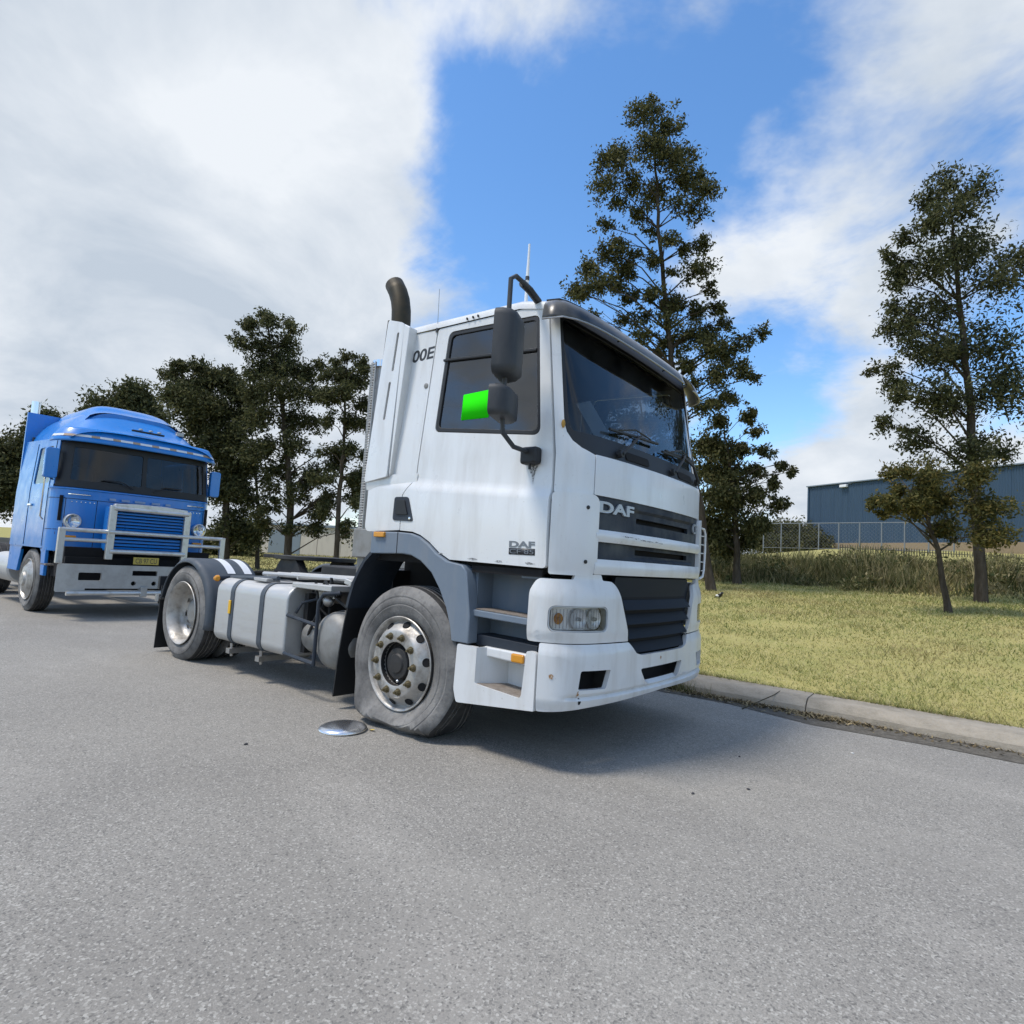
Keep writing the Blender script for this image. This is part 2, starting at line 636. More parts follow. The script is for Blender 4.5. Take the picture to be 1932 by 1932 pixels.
class Plan:
    """smooth symmetric plan outline; u is the arc length from the middle, negative towards -Y"""
    def __init__(s, pts):
        P = [Vector((x, y)) for x, y in pts]
        full = [Vector((p.x, -p.y)) for p in reversed(P[1:])] + P
        Q = []
        for i in range(len(full) - 1):
            p0 = full[max(i - 1, 0)]; p1 = full[i]; p2 = full[i + 1]; p3 = full[min(i + 2, len(full) - 1)]
            for k in range(16):
                t = k / 16
                Q.append(0.5 * ((2 * p1) + (p2 - p0) * t + (2 * p0 - 5 * p1 + 4 * p2 - p3) * t * t +
                                (3 * p1 - p0 - 3 * p2 + p3) * t ** 3))
        Q.append(full[-1])
        s.x = np.array([q.x for q in Q]); s.y = np.array([q.y for q in Q])
        dl = np.hypot(np.diff(s.x), np.diff(s.y))
        s.u = np.concatenate([[0], np.cumsum(dl)])
        s.u -= s.u[-1] / 2

    def at(s, u, off=0.0):
        x = np.interp(u, s.u, s.x); y = np.interp(u, s.u, s.y)
        e = 0.004
        tx = np.interp(u + e, s.u, s.x) - np.interp(u - e, s.u, s.x)
        ty = np.interp(u + e, s.u, s.y) - np.interp(u - e, s.u, s.y)
        l = math.hypot(tx, ty) or 1
        return x + off * ty / l, y - off * tx / l

    def uy(s, y):
        """arc length where the front part reaches y"""
        return float(np.interp(y, s.y[np.argsort(s.y)], s.u[np.argsort(s.y)])) if abs(y) < 1.15 else None

    def ux(s, x, sgn):
        """arc length where the side part reaches x"""
        half = s.u * sgn > 0.6
        uu, xx = s.u[half], s.x[half]
        k = np.argsort(xx)
        return float(np.interp(x, xx[k], uu[k]))


def text_mesh(body, size, extrude=0.002, bold=0.0):
    cu = bpy.data.curves.new('lettering', 'FONT')
    cu.body = body
    cu.size = size
    cu.extrude = extrude
    cu.offset = bold
    cu.align_x = 'LEFT'
    to = bpy.data.objects.new('lettering', cu)
    COL.objects.link(to)
    bpy.context.view_layer.update()
    dg = bpy.context.evaluated_depsgraph_get()
    me = bpy.data.meshes.new_from_object(to.evaluated_get(dg))
    bpy.data.objects.remove(to)
    return me


def lettering(name, body, mat, parent, fit, fn, bold=0.0, italic=0.0):
    """letters spread over fit=(u0, u1, v0, v1); fn(u, v, lift) -> point"""
    me = text_mesh(body, 1.0, 0.5, bold)
    co = np.empty(len(me.vertices) * 3)
    me.vertices.foreach_get('co', co)
    co = co.reshape(-1, 3)
    lo, hi = co.min(0), co.max(0)
    u = (co[:, 0] - lo[0]) / (hi[0] - lo[0])
    v = (co[:, 1] - lo[1]) / (hi[1] - lo[1])
    h = co[:, 2]
    for i in range(len(co)):
        me.vertices[i].co = fn(fit[0] + (fit[1] - fit[0]) * (u[i]) + italic * (v[i] - 0.5),
                               fit[2] + (fit[3] - fit[2]) * v[i], 1 if h[i] > 0 else 0)
    for m_ in list(me.materials):
        me.materials.pop()
    me.materials.clear()
    return link(name, me, mat, parent)


def disc_parts(name, pts, axis, rad, height, mat, parent, n=10):
    """alike round pieces sharing one mesh"""
    me = None
    out = []
    for p in pts:
        if me is None:
            b = MB().lathe([(0.0001, height), (rad * 0.8, height), (rad, height * 0.7), (rad, 0)], (0, 0, 0), axis, n)
            o = b.build(name, mat, parent, 40)
            me = o.data
        else:
            o = bpy.data.objects.new(name, me)
            COL.objects.link(o)
            o.parent = parent
        o.location = p
        out.append(o)
    return out


def clamp01(t):
    return max(0.0, min(1.0, t))


def sstep(a, b, x):
    t = clamp01((x - a) / (b - a))
    return t * t * (3 - 2 * t)




# ================================================================== ground
KERB = 2.22          # foot of the kerb; the road runs along X


def slope(x):
    return 0.026 + 0.044 * sstep_(-22.0, -6.0, x)


def sstep_(a, b, x):
    t = np.clip((np.asarray(x, float) - a) / (b - a), 0, 1)
    return t * t * (3 - 2 * t)


def ground_z(x, y):
    """verge and bank beyond the kerb"""
    x = np.asarray(x, float); y = np.asarray(y, float)
    yy = np.maximum(y - 2.62, 0)
    z = 0.135 + slope(x) * yy
    z = z + (0.36 + .08 * np.sin(x * .31) + .06 * np.sin(x * .83 + 1)) * sstep_(15.6, 18.6, y + .35 * np.sin(x * .5)) * sstep_(-24, -10, x)
    z = z + .018 * np.sin(x * 1.3 + y * .7) * sstep_(3, 6, y) + .012 * np.sin(x * 3.1 - y * 2.2) * sstep_(3, 5, y)
    return z


def sheet(name, xs, ys, zf, mat, smooth=True):
    X, Y = np.meshgrid(xs, ys)
    Z = zf(X, Y)
    v = np.stack([X.ravel(), Y.ravel(), np.broadcast_to(Z, X.shape).ravel()], 1)
    w = len(xs)
    f = [(j * w + i, j * w + i + 1, (j + 1) * w + i + 1, (j + 1) * w + i) for j in range(len(ys) - 1) for i in range(w - 1)]
    me = bpy.data.meshes.new(name)
    me.from_pydata(v.tolist(), [], f)
    if smooth:
        me.polygons.foreach_set('use_smooth', [True] * len(me.polygons))
    o = link(name, me, mat)
    return o


_m = Mat('worn_asphalt', (0.278, 0.262, 0.232), 0.92, spec=0.2)
_m.mix(_m.noise(0.35, 5, 0.6, (1, 1, 1), 0.35, 0.7, .4), (0.196, 0.184, 0.165), 0.9)
_m.mix(_m.noise(0.9, 6, 0.65, (.35, 1, 1), 0.5, 0.75), (0.391, 0.365, 0.325), 0.7)      # worn wheel track
def stones(m, scale, seed):
    v = m.n('ShaderNodeTexVoronoi', feature='F1')
    v.inputs['Scale'].default_value = scale
    v.inputs['Randomness'].default_value = 1.0
    m.t.links.new(m.coords((1, 1, 0.02)), v.inputs['Vector'])
    sp = m.n('ShaderNodeSeparateColor')
    m.t.links.new(v.outputs['Color'], sp.inputs[0])
    def band(ch, lo, hi):
        mr = m.n('ShaderNodeMapRange')
        mr.inputs[1].default_value = lo
        mr.inputs[2].default_value = hi
        m.t.links.new(sp.outputs[ch], mr.inputs[0])
        return mr.outputs[0]
    return v.outputs['Distance'], band
dA, bA = stones(_m, 130, 0)
dB, bB = stones(_m, 260, 1)
gz = _m.noise(.55, 4, .6, (1, 1, 1), .38, .62, .5)         # where the surface has lost its binder
_m.mix(_m.math('MULTIPLY', bB(0, .35, 1.0), gz), (0.450, 0.426, 0.378), .5)
_m.mix(bB(0, .5, 1.0), (0.380, 0.359, 0.320), .3)
_m.mix(_m.math('MULTIPLY', bB(1, .55, 1.0), gz), (0.118, 0.114, 0.105), .6)
_m.mix(bB(1, .6, 1.0), (0.166, 0.161, 0.149), .35)
_m.mix(bA(0, .78, .97), (0.521, 0.501, 0.450), .5)
_m.mix(bA(1, .80, .97), (0.101, 0.098, 0.092), .65)
_m.mix(_m.noise(9, 6, 0.7, (1, 1, 1), 0.60, 0.78), (0.166, 0.162, 0.149), 0.55)
_m.mix(_m.noise(1.7, 7, 0.7, (.5, 1, 1), 0.66, 0.80, .8), (0.130, 0.126, 0.114), 0.5)
_m.mix(_m.noise(.8, 6, .65, (.12, 1, 1), .55, .75), (0.355, 0.336, 0.296), .45)      # polished along the wheel paths
_m.mix(_m.noise(2.4, 5, .7, (1, 1, 1), .70, .78), (0.089, 0.084, 0.078), .45)     # oil drips
_m.bump(dA, -0.32, 0.005)
M['asphalt'] = _m.m
_m = Mat('gutter_dirt', (0.10, 0.092, 0.078), 0.95, spec=0.1)
_m.mix(_m.noise(14, 6, 0.7, (1, 1, 1), 0.4, 0.62), (0.17, 0.155, 0.13), 0.8)
_m.mix(_m.noise(60, 4, 0.7, (1, 1, 1), 0.5, 0.65), (0.05, 0.045, 0.035), 0.7)
M['gutter'] = _m.m
_m = Mat('kerb_concrete', (0.36, 0.32, 0.26), 0.92, spec=0.2)
_m.mix(_m.noise(5, 6, 0.7, (.6, 1, 1), 0.4, 0.62), (0.20, 0.18, 0.14), 0.7)
_m.mix(_m.noise(60, 4, 0.7, (1, 1, 1), 0.45, 0.7), (0.36, 0.33, 0.28), 0.5)
_m.bump(_m.noise(50, 5, 0.7), 0.4, 0.006)
M['kerb'] = _m.m
_m = Mat('dry_turf', (0.36, 0.32, 0.12), 1.0, spec=0.05)
_m.mix(_m.noise(1.3, 6, 0.65, (1, 1, 1), 0.42, 0.62), (0.25, 0.26, 0.085), 0.6)
_m.mix(_m.noise(11, 5, 0.7, (1, 1, 1), 0.45, 0.68), (0.46, 0.39, 0.19), 0.6)
_m.mix(_m.noise(45, 4, 0.7, (1, 1, 1), 0.52, 0.7), (0.17, 0.15, 0.065), 0.6)
M['turf'] = _m.m

xs_far = np.concatenate([[-900, -400, -200], np.linspace(-120, 120, 61), [200, 400, 900]])
road = sheet('road', np.concatenate([[-900, -300], np.linspace(-100, 60, 41), [300, 900]]), np.array([-14.0, -9.0, -4.0, 0, 2.30]), lambda X, Y: 0 * X, M['asphalt'])
tag(road, kind='structure')
ov = sheet('opposite_verge', np.concatenate([[-900, -300], np.linspace(-100, 60, 41), [300, 900]]), np.array([-1200, -300, -80, -30, -18, -14.6, -13.95]), lambda X, Y: np.where(Y < -14, .12, -.05) + 0 * X, M['turf'])
tag(ov, kind='structure')
gut = sheet('gutter', np.linspace(-60, 40, 120), np.array([1.86, 2.0, 2.12, 2.26]), lambda X, Y: .004 + 0 * X, M['gutter'])
_gm = np.empty(len(gut.data.vertices) * 3); gut.data.vertices.foreach_get('co', _gm); _gm = _gm.reshape(-1, 3)
edge = _gm[:, 1] < 1.9
_gm[edge, 1] += .10 * np.sin(_gm[edge, 0] * 1.7) + .07 * np.sin(_gm[edge, 0] * 4.3 + 1)
gut.data.vertices.foreach_set('co', _gm.ravel())
tag(gut, kind='structure')

kerb = empty('kerb'); tag(kerb, kind='structure')
kp = [(2.22, -.05), (2.245, .055), (2.30, .112), (2.345, .132), (2.60, .142), (2.62, .135), (2.62, -.05)]
k_me = None
KL = 1.72
for k in range(-26, 12):
    if k_me is None:
        ko = MB().prism(kp, lambda a, b, t: (t, a, b), 0.004, KL - .004).build('kerb_stone', M['kerb'], kerb, 30, .007)
        k_me = ko
    else:
        ko = bpy.data.objects.new('kerb_stone', k_me.data); COL.objects.link(ko); ko.parent = kerb
        add_bevel(ko, .007)
    ko.location = (.30 + k * KL, random.uniform(-.004, .004), random.uniform(-.004, .003))

ys = np.concatenate([np.linspace(2.56, 22, 80), np.linspace(23, 70, 24), [90, 140, 220, 400, 800, 1200]])
xs = np.concatenate([[-900, -400, -200, -120, -80], np.linspace(-60, 40, 141), [60, 90, 140, 220, 400, 900]])
lawn = sheet('lawn', xs, ys, lambda X, Y: np.where(Y < 420, ground_z(X, Y), ground_z(X, 420.0)) - .01 * (Y < 2.61), M['turf'])
tag(lawn, kind='structure')


# ------------------------------------------------------------------ blades of grass, weeds (one mass each)
def blades(name, x, y, zf, h, w, mat, lean=.5, bend=True, label=None, cat=None):
    n = len(x)
    a = rng.uniform(0, 2 * np.pi, n)
    z = zf(x, y) - .01
    dx, dy = np.cos(a) * w * .5, np.sin(a) * w * .5
    lx = rng.normal(0, lean, n) * h; ly = rng.normal(0, lean, n) * h
    v = np.empty((n, 3, 3))
    v[:, 0] = np.stack([x - dx, y - dy, z], 1)
    v[:, 1] = np.stack([x + dx, y + dy, z], 1)
    v[:, 2] = np.stack([x + lx, y + ly, z + h], 1)
    me = bpy.data.meshes.new(name)
    me.vertices.add(n * 3)
    me.vertices.foreach_set('co', v.ravel())
    me.loops.add(n * 3)
    me.loops.foreach_set('vertex_index', np.arange(n * 3))
    me.polygons.add(n)
    me.polygons.foreach_set('loop_start', np.arange(n) * 3)
    me.polygons.foreach_set('loop_total', np.full(n, 3))
    at_ = me.attributes.new('tone', 'FLOAT', 'FACE')
    at_.data.foreach_set('value', rng.random(n))
    me.update()
    o = link(name, me, mat)
    tag(o, label, cat, kind='stuff')
    return o


def leafmat(name, cols, trans=.25):
    m = Mat(name, cols[0], .75, spec=.2)
    t = m.attr('tone')
    for k, cc in enumerate(cols[1:]):
        mr = m.n('ShaderNodeMapRange')
        lo = (k + 1) / len(cols)
        mr.inputs[1].default_value = lo - .12
        mr.inputs[2].default_value = lo + .12
        m.t.links.new(t, mr.inputs[0])
        m.mix(mr.outputs[0], cc)
    if trans:
        tr = m.n('ShaderNodeBsdfTranslucent')
        m.t.links.new(m.color, tr.inputs[0])
        mx = m.n('ShaderNodeMixShader')
        mx.inputs[0].default_value = trans
        m.t.links.new(m.b.outputs[0], mx.inputs[1])
        m.t.links.new(tr.outputs[0], mx.inputs[2])
        m.t.links.new(mx.outputs[0], m.out.inputs[0])
    return m.m


def patchy(mt, scale, lo, hi, col, amt):
    """lay a large-scale tint over an existing leaf material"""
    t = mt.node_tree
    b = t.nodes['Principled BSDF']
    src = b.inputs['Base Color'].links[0].from_socket
    tcn = t.nodes.new('ShaderNodeTexCoord'); nz = t.nodes.new('ShaderNodeTexNoise')
    nz.inputs['Scale'].default_value = scale; nz.inputs['Detail'].default_value = 5
    t.links.new(tcn.outputs['Object'], nz.inputs['Vector'])
    mr = t.nodes.new('ShaderNodeMapRange')
    mr.inputs[1].default_value = lo; mr.inputs[2].default_value = hi; mr.inputs[4].default_value = amt
    t.links.new(nz.outputs['Fac'], mr.inputs[0])
    mx = t.nodes.new('ShaderNodeMixRGB')
    t.links.new(mr.outputs[0], mx.inputs[0]); t.links.new(src, mx.inputs[1]); mx.inputs[2].default_value = (*col, 1)
    t.links.new(mx.outputs[0], b.inputs['Base Color'])


M['grass'] = leafmat('grass_blades', [(.16, .195, .055), (.26, .27, .085), (.39, .36, .14), (.51, .45, .23)], .2)
patchy(M['grass'], .55, .48, .70, (.40, .30, .15), .7)
patchy(M['grass'], 1.9, .56, .72, (.12, .15, .045), .6)
M['weed'] = leafmat('weeds', [(.06, .075, .025), (.13, .13, .045), (.26, .225, .10), (.42, .35, .19)], .2)

patchy(M['weed'], .35, .42, .62, (.075, .085, .03), .75)
patchy(M['weed'], 1.1, .55, .70, (.30, .23, .12), .6)
# lawn in view: dense near the kerb, thinner further off
n = 210000
gy = 2.60 + 13.6 * rng.random(n) ** 1.7
gx = np.empty(n)
gx[:] = rng.uniform(-7.5, 13, n)
keep = rng.random(n) < np.clip(1.15 - .03 * np.abs(gx - 2), .25, 1)
gx, gy = gx[keep], gy[keep]
bare = (np.sin(gx * 1.1 + 3 * np.sin(gy * .53)) * np.sin(gy * 1.45 + gx * .6) > .72) & (rng.random(len(gx)) < .7)
gx, gy = gx[~bare], gy[~bare]
tuft = .5 + .5 * np.sin(gx * 2.3 + np.sin(gy * 1.9) * 2) * np.sin(gy * 2.7 + gx)
gh = rng.uniform(.012, .045, len(gx)) * (1 + .5 * tuft) * (1 + .05 * (gy - 2.6))
blades('lawn_grass', gx, gy, ground_z, gh, .010 + .0016 * (gy - 2.6), M['grass'], .7, label='short dry yellow green grass between kerb and weedy bank', cat='grass')
# ragged fringe hanging over the kerb
n = 5000
fx = rng.uniform(-3, 9, n); fy = 2.585 + .03 * rng.random(n)
fh = rng.uniform(.02, .06, n) * (.5 + np.abs(np.sin(fx * 1.7)))
blades('kerb_fringe', fx, fy, lambda x, y: .138 + 0 * x, fh, .010, M['grass'], .9, label='ragged grass fringe along the back of the kerb', cat='grass')
# tall weeds on the bank
n = 85000
wy = rng.uniform(15.2, 21.5, n) + rng.normal(0, .3, n)
wx = rng.uniform(-14, 24, n)
cl = .5 + .5 * np.sin(wx * .9 + 2 * np.sin(wy * .7)) * np.sin(wy * 1.3 + wx * .37)
wh = (.10 + .62 * rng.random(n) ** 1.8 * (.25 + 1.1 * cl)) * sstep_(15.0, 16.8, wy + .4 * np.sin(wx * 1.3))
ok = wh > .05
blades('bank_weeds', wx[ok], wy[ok], ground_z, wh[ok], .045, M['weed'], .38, label='tall green and straw coloured weeds covering the bank', cat='weeds')
# rough grass under the trees on the left
n = 60000
rx = rng.uniform(-60, -8, n); ry = 2.7 + 26 * rng.random(n) ** 1.3
blades('rough_grass', rx, ry, ground_z, rng.uniform(.03, .13, n), .05, M['weed'], .7, label='rough grass under the trees behind the trucks', cat='grass')
# leaf litter and dry stalks in the gutter
n = 2600
lx = np.concatenate([rng.normal(2.2, .22, 700), rng.normal(1.2, .35, 900), rng.uniform(-2, 6, 1000)])
ly = 2.20 - np.abs(rng.normal(0, .085, n))
M['litter'] = leafmat('leaf_litter', [(.06, .05, .03), (.12, .09, .05), (.22, .17, .09), (.36, .29, .17)], 0)
blades('leaf_litter', lx, ly, lambda x, y: .016 + 0 * x, rng.uniform(.004, .03, n), rng.uniform(.012, .03, n), M['litter'], 1.6, label='dry leaf litter and stalks gathered along the gutter', cat='litter')
n = 700
blades('gutter_weeds', rng.normal(.55, .18, n), 2.19 - np.abs(rng.normal(0, .04, n)), lambda x, y: .01 + 0 * x, rng.uniform(.05, .16, n), np.full(n, .010), M['weed'], .35, label='tuft of green weeds growing from the gutter beside the white truck', cat='weeds')

# a few loose stones, a yellow leaf and a dead stick
M['stone'] = Mat('dark_stone', (.045, .045, .05), .85).m
M['stone_pale'] = Mat('pale_stone', (.55, .55, .53), .85).m
def pebble(p, r, mat, label):
    b = MB()
    b.blob((0, 0, 0), (r, r * .75, r * .5), 9, 6)
    b.v = [tuple(c * random.uniform(.85, 1.15) for c in v) for v in b.v]
    o = b.build('pebble', mat, None, 60)
    o.location = (p[0], p[1], r * .3)
    o.rotation_euler = (0, 0, random.uniform(0, 6))
    return tag(o, label, 'pebble', 'loose pebbles on the asphalt')
def on_ground(px, py):
    dv = ROT.T @ np.array([(px - PCX) / FPX, (py - PCY) / FPX, 1.0])
    return CAM + dv * (-CAM[2] / dv[2])
for (px, py, r, m_, lb) in ((1307, 1498, .012, 'stone', 'dark pebble on the asphalt, left one of the two nearest the camera'), (1412, 1490, .012, 'stone', 'dark pebble on the asphalt, right one of the two nearest the camera'),
                            (1608, 1422, .012, 'stone_pale', 'white pebble on the asphalt near the right kerb'), (1395, 1428, .010, 'stone', 'dark pebble on the asphalt in front of the bumper'),
                            (464, 1405, .014, 'stone', 'dark pebble on the asphalt left of the hub cap')):
    pebble(on_ground(px, py), r, M[m_], lb)
q = on_ground(701, 1379)
lf = MB()
lf.add([(-.028, 0, .004), (-.01, -.014, .012), (.014, -.012, .010), (.03, .002, .014), (.012, .014, .012), (-.012, .013, .006)], [(0, 1, 2, 3), (0, 3, 4, 5)])
o = lf.build('fallen_leaf', Mat('yellow_leaf', (.62, .45, .08), .8).m, None, 0)
o.location = (q[0], q[1], 0.001)
tag(o, 'small yellow leaf on the asphalt next to the hub cap', 'leaf')
a_, b_ = on_ground(1400, 1340), on_ground(1428, 1300)
st = MB().tube([(a_[0], a_[1], .012), (a_[0] + .06, a_[1] + .10, .05), (a_[0] + .16, 2.27, .11), (a_[0] + .20, 2.36, .150)], [.006, .005, .005, .003], 5).build('dead_stick', M['litter'], None)
tag(st, 'thin dry stick leaning on the kerb', 'stick')


# ================================================================== the white tractor unit
truck = empty('tractor_truck')
tag(truck, 'white tractor truck with a flat front tyre, parked in the foreground', 'truck')

UP = Plan([(1.47, 0), (1.463, .3), (1.447, .6), (1.415, .86), (1.375, 1.0), (1.31, 1.095), (1.22, 1.15), (1.10, 1.165), (0.5, 1.165)])
LO = Plan([(1.52, 0), (1.512, .3), (1.492, .6), (1.455, .85), (1.41, 1.0), (1.34, 1.11), (1.24, 1.17), (1.12, 1.187), (0.4, 1.19)])


def lean(z):
    return -0.14 * max(0.0, z - 2.0)


def side_y(x, z):
    zb = 1.86 - 0.075 * (x + 0.45)
    t = sstep(zb - 0.05, zb + 0.06, z)
    y = 1.178 - 0.032 * t
    y -= 0.045 * clamp01((z - 2.0) / 1.0)
    # lower skirt tucks in a touch
    y -= 0.012 * clamp01((1.5 - z) / 0.25)
    return y



def up_front(u, v, o=0.0):
    """skin of the cab front: curved at the belt, nearly flat across the top of the screen"""
    x0, y0 = UP.at(u, 0.0)
    x, y = UP.at(u, o)
    t = max(0.0, v - 2.0)
    yn = min(1.0, abs(y0) / 1.12)
    xt = min(x0 - .135, 1.175 + .035 * (1 - yn * yn))
    return (x + (xt - x0) * t, y * (1 - .030 * clamp01(t)), v)


belt_n = Vector((0.075, 1.0)).normalized()


def belt_cuts():
    out = []
    for dz in (-0.05, -0.03, -0.01, 0.01, 0.03, 0.06):
        out.append(((-0.45, 1.86 + dz), tuple(belt_n)))
    return out + vcuts([1.5, 2.0, 2.5])


arch_line = [(-.14, 1.475), (.0, 1.468), (.09, 1.445), (.19, 1.395), (.29, 1.325), (.40, 1.275)]
win_poly = rpoly([(.118, 2.235), (1.125, 2.128), (1.03, 2.985), (.165, 3.025)], [.05, .07, .05, .06], 6)

for sgn in (-1, 1):
    out = (0, sgn, 0)
    side = lambda x, z, s=sgn: (x, s * side_y(x, z), z)
    # rear side panel
    panel('rear_side_panel', rpoly([(-.57, 1.46), (-.148, 1.478), (-.148, 1.75), (-.038, 1.885), (.032, 3.065), (-.54, 3.10)],
                                   [.06, .004, .004, .01, .004, .03], 4), [], side, M['white'], truck, out, .03, .007, belt_cuts())
    # door
    dr = panel('door', arch_line + rpoly([(.40, 1.275), (1.243, 1.258), (1.243, 1.74), (1.235, 2.0), (1.10, 3.05), (.043, 3.07), (-.028, 1.885), (-.138, 1.75), (-.14, 1.475)],
                                         [0, .03, 0, 0, .05, .03, .01, .006, 0], 5)[1:-1], [win_poly], side, M['white'], truck, out, .035, .007, belt_cuts())
    # window rubber and glass
    wr = rpoly([(.122, 2.24), (1.121, 2.133), (1.026, 2.981), (.169, 3.02)], [.05, .07, .05, .06], 6)
    inner = rpoly([(.150, 2.266), (1.094, 2.163), (1.003, 2.955), (.194, 2.992)], [.04, .055, .04, .045], 6)
    panel('window_seal', wr, [inner], lambda x, z, s=sgn: (x, s * (side_y(x, z) - .004), z), M['black'], dr, out, .02, .004)
    panel('window_pane', inner, [], lambda x, z, s=sgn: (x, s * (side_y(x, z) - .016), z), M['glass'], dr, out, 0, 0)
    # sliding top rail of the window
    MB().tube([(.14, sgn * 1.108, 2.80), (1.03, sgn * 1.108, 2.735)], .012, 6).build('window_rail', M['black'], dr)
    # door lining inside the cab
    panel('door_lining', [(.02, 1.35), (1.2, 1.30), (1.12, 2.12), (.12, 2.22)], [], lambda x, z, s=sgn: (x, s * 1.08, z), M['trim'], dr, out, .02, 0)
    # door handle: recessed dark trapezoid with a flap
    hd = panel('door_handle', rpoly([(-.232, 1.553), (.004, 1.545), (-.068, 1.735), (-.226, 1.737)], .025, 4), [],
               lambda x, z, s=sgn: (x, s * (side_y(x, z) + .006), z), M['dark'], truck, out, .03, .005)
    panel('handle_flap', rpoly([(-.20, 1.60), (-.055, 1.595), (-.10, 1.71), (-.195, 1.712)], .015, 3), [],
          lambda x, z, s=sgn: (x, s * (side_y(x, z) + .016), z), M['black'], hd, out, .012, .003)
    disc_parts('lock', [(-.035, sgn * (side_y(0, 1.57) + .006), 1.567)], out, .012, .004, M['chrome'], hd)
    # side lamp under the rear panel
    MB().box((-.345, sgn * 1.203, 1.438), (.125, .03, .042)).build('marker_lamp', M['amber'], truck, bevel=.008)

    # A pillar and corner, one piece down to the belt
    us = UP.ux(1.253, sgn)
    uw = UP.uy(1.100 * sgn)
    uc = UP.uy(.90 * sgn)
    um = UP.uy(1.005 * sgn)
    upf = up_front
    panel('corner_panel', [(us, 1.752), (uc, 1.752), (uc, 2.022), (um, 2.055), (um + (uw - um) * .55, 2.095), (uw - (uw - um) * .12, 2.15), (uw, 2.21), (uw, 2.99), (us, 3.035)], [],
          upf, M['white'], truck, (1, sgn, 0), .03, .006, ucuts(min(us, uc), max(us, uc), 12) + vcuts([2.0, 2.3, 2.6]))
    # lower corner deflector
    us2 = UP.ux(1.248, sgn)
    uc2 = UP.uy(.865 * sgn)
    lo_, hi_ = min(us2, uc2), max(us2, uc2)
    rc = (.015, .06, .06, .03) if sgn < 0 else (.06, .015, .03, .06)
    df = panel('corner_deflector', rrect(lo_, hi_, 1.225, 1.752, rc), [], lambda u, v: (*UP.at(u, .028 - .012 * sstep(1.32, 1.24, v)), v),
               M['white'], truck, (1, sgn, 0), .05, .014, ucuts(lo_, hi_, 14) + vcuts([1.24, 1.27, 1.32]), 3)
    for vz in (1.665, 1.315):
        p = UP.at(UP.uy(.965 * sgn), .030)
        disc_parts('bolt', [(p[0], p[1], vz)], (0.9, .5 * sgn, 0), .013, .004, M['black'], df)

    # ---------------- wheel arch and the step box behind the lamp
    ywa = 1.196
    aw = panel('wheel_arch', [(-.46, 1.462), (-.46, 1.285), (-.10, 1.297), (.02, 1.288), (.13, 1.25), (.25, 1.172), (.345, 1.06), (.42, .94), (.47, .82), (.497, .712),
                              (.655, .712), (.655, .90), (.60, 1.20), (.55, 1.243), (.40, 1.262), (.29, 1.312), (.19, 1.382), (.09, 1.432), (0, 1.455), (-.14, 1.462)], [],
               lambda x, z, s=sgn: (x, s * ywa, z), M['arch'], truck, out, .10, .012)
    MB().tube([(-.14, sgn * (ywa + .0005), 1.295), (-.14, sgn * (ywa + .0005), 1.46)], .0035, 4).build('seam', M['void'], aw)
    # black liner of the arch
    lin = [(-.46, 1.30), (-.10, 1.31), (.02, 1.30), (.14, 1.26), (.26, 1.18), (.36, 1.06), (.43, .94), (.48, .82), (.505, .55)]
    MB().grid(lambda a, b, s=sgn: (np.interp(a * (len(lin) - 1), range(len(lin)), [q[0] for q in lin]), s * (1.16 - b * .62),
                                   np.interp(a * (len(lin) - 1), range(len(lin)), [q[1] for q in lin]) + .01), 24, 1).build('arch_liner', M['void'], truck)
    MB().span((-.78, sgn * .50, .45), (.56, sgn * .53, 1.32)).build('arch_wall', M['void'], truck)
    # rear half of the front mudguard and its flap
    mg = [(-.455, 1.30), (-.53, 1.235), (-.60, 1.14), (-.655, 1.04), (-.70, .90), (-.745, .70), (-.785, .45), (-.815, .10)]
    def mgp(a, b, lift, s=sgn):
        x = np.interp(a * 7, range(8), [q[0] for q in mg]); z = np.interp(a * 7, range(8), [q[1] for q in mg])
        return (x - lift, s * (1.195 - b * .40), z)
    fl = panel('mudguard', rrect(0, .62, 0, 1, .01), [], lambda a, b: mgp(a, b, 0), M['dark'], truck, (-1, 0, .4), .028, .006, ucuts(0, .62, 12))
    panel('mud_flap', rrect(.60, 1, .02, .95, .01), [], lambda a, b: mgp(a, b, -.012), M['black'], truck, (-1, 0, .2), .012, .003, ucuts(.6, 1, 6))

    # step module between the arch and the front corner
    st = MB()
    st.span((.62, sgn * .88, .71), (1.16, sgn * .93, 1.25))                      # back wall
    st.span((.50, sgn * .90, .72), (.625, sgn * 1.10, 1.24))                      # rear cheek
    st.build('step_recess', M['arch'], truck, bevel=.006)
    MB().prism([(.64, .90), (1.16, .885), (1.16, .93), (.64, .945)], lambda a, b, t, s=sgn: (a, s * t, b), .93, 1.155).build('step_edge', M['arch'], truck, bevel=.008)
    MB().prism([(.66, .947), (1.15, .932), (1.15, .938), (.66, .953)], lambda a, b, t, s=sgn: (a, s * t, b), .95, 1.14).build('step_tread', M['tread_plate'], truck)
    MB().prism([(.64, .70), (1.17, .70), (1.17, .76), (.64, .775)], lambda a, b, t, s=sgn: (a, s * t, b), .93, 1.10).build('step_shelf', M['dark'], truck, bevel=.006)
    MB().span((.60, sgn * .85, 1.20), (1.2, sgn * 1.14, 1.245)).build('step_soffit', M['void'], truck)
    MB().span((1.02, sgn * 1.02, 1.185), (1.20, sgn * 1.12, 1.225)).build('hinge_block', M['arch'], truck, bevel=.006)

    # white sill with the lowest step
    y0, y1 = 1.19, .98
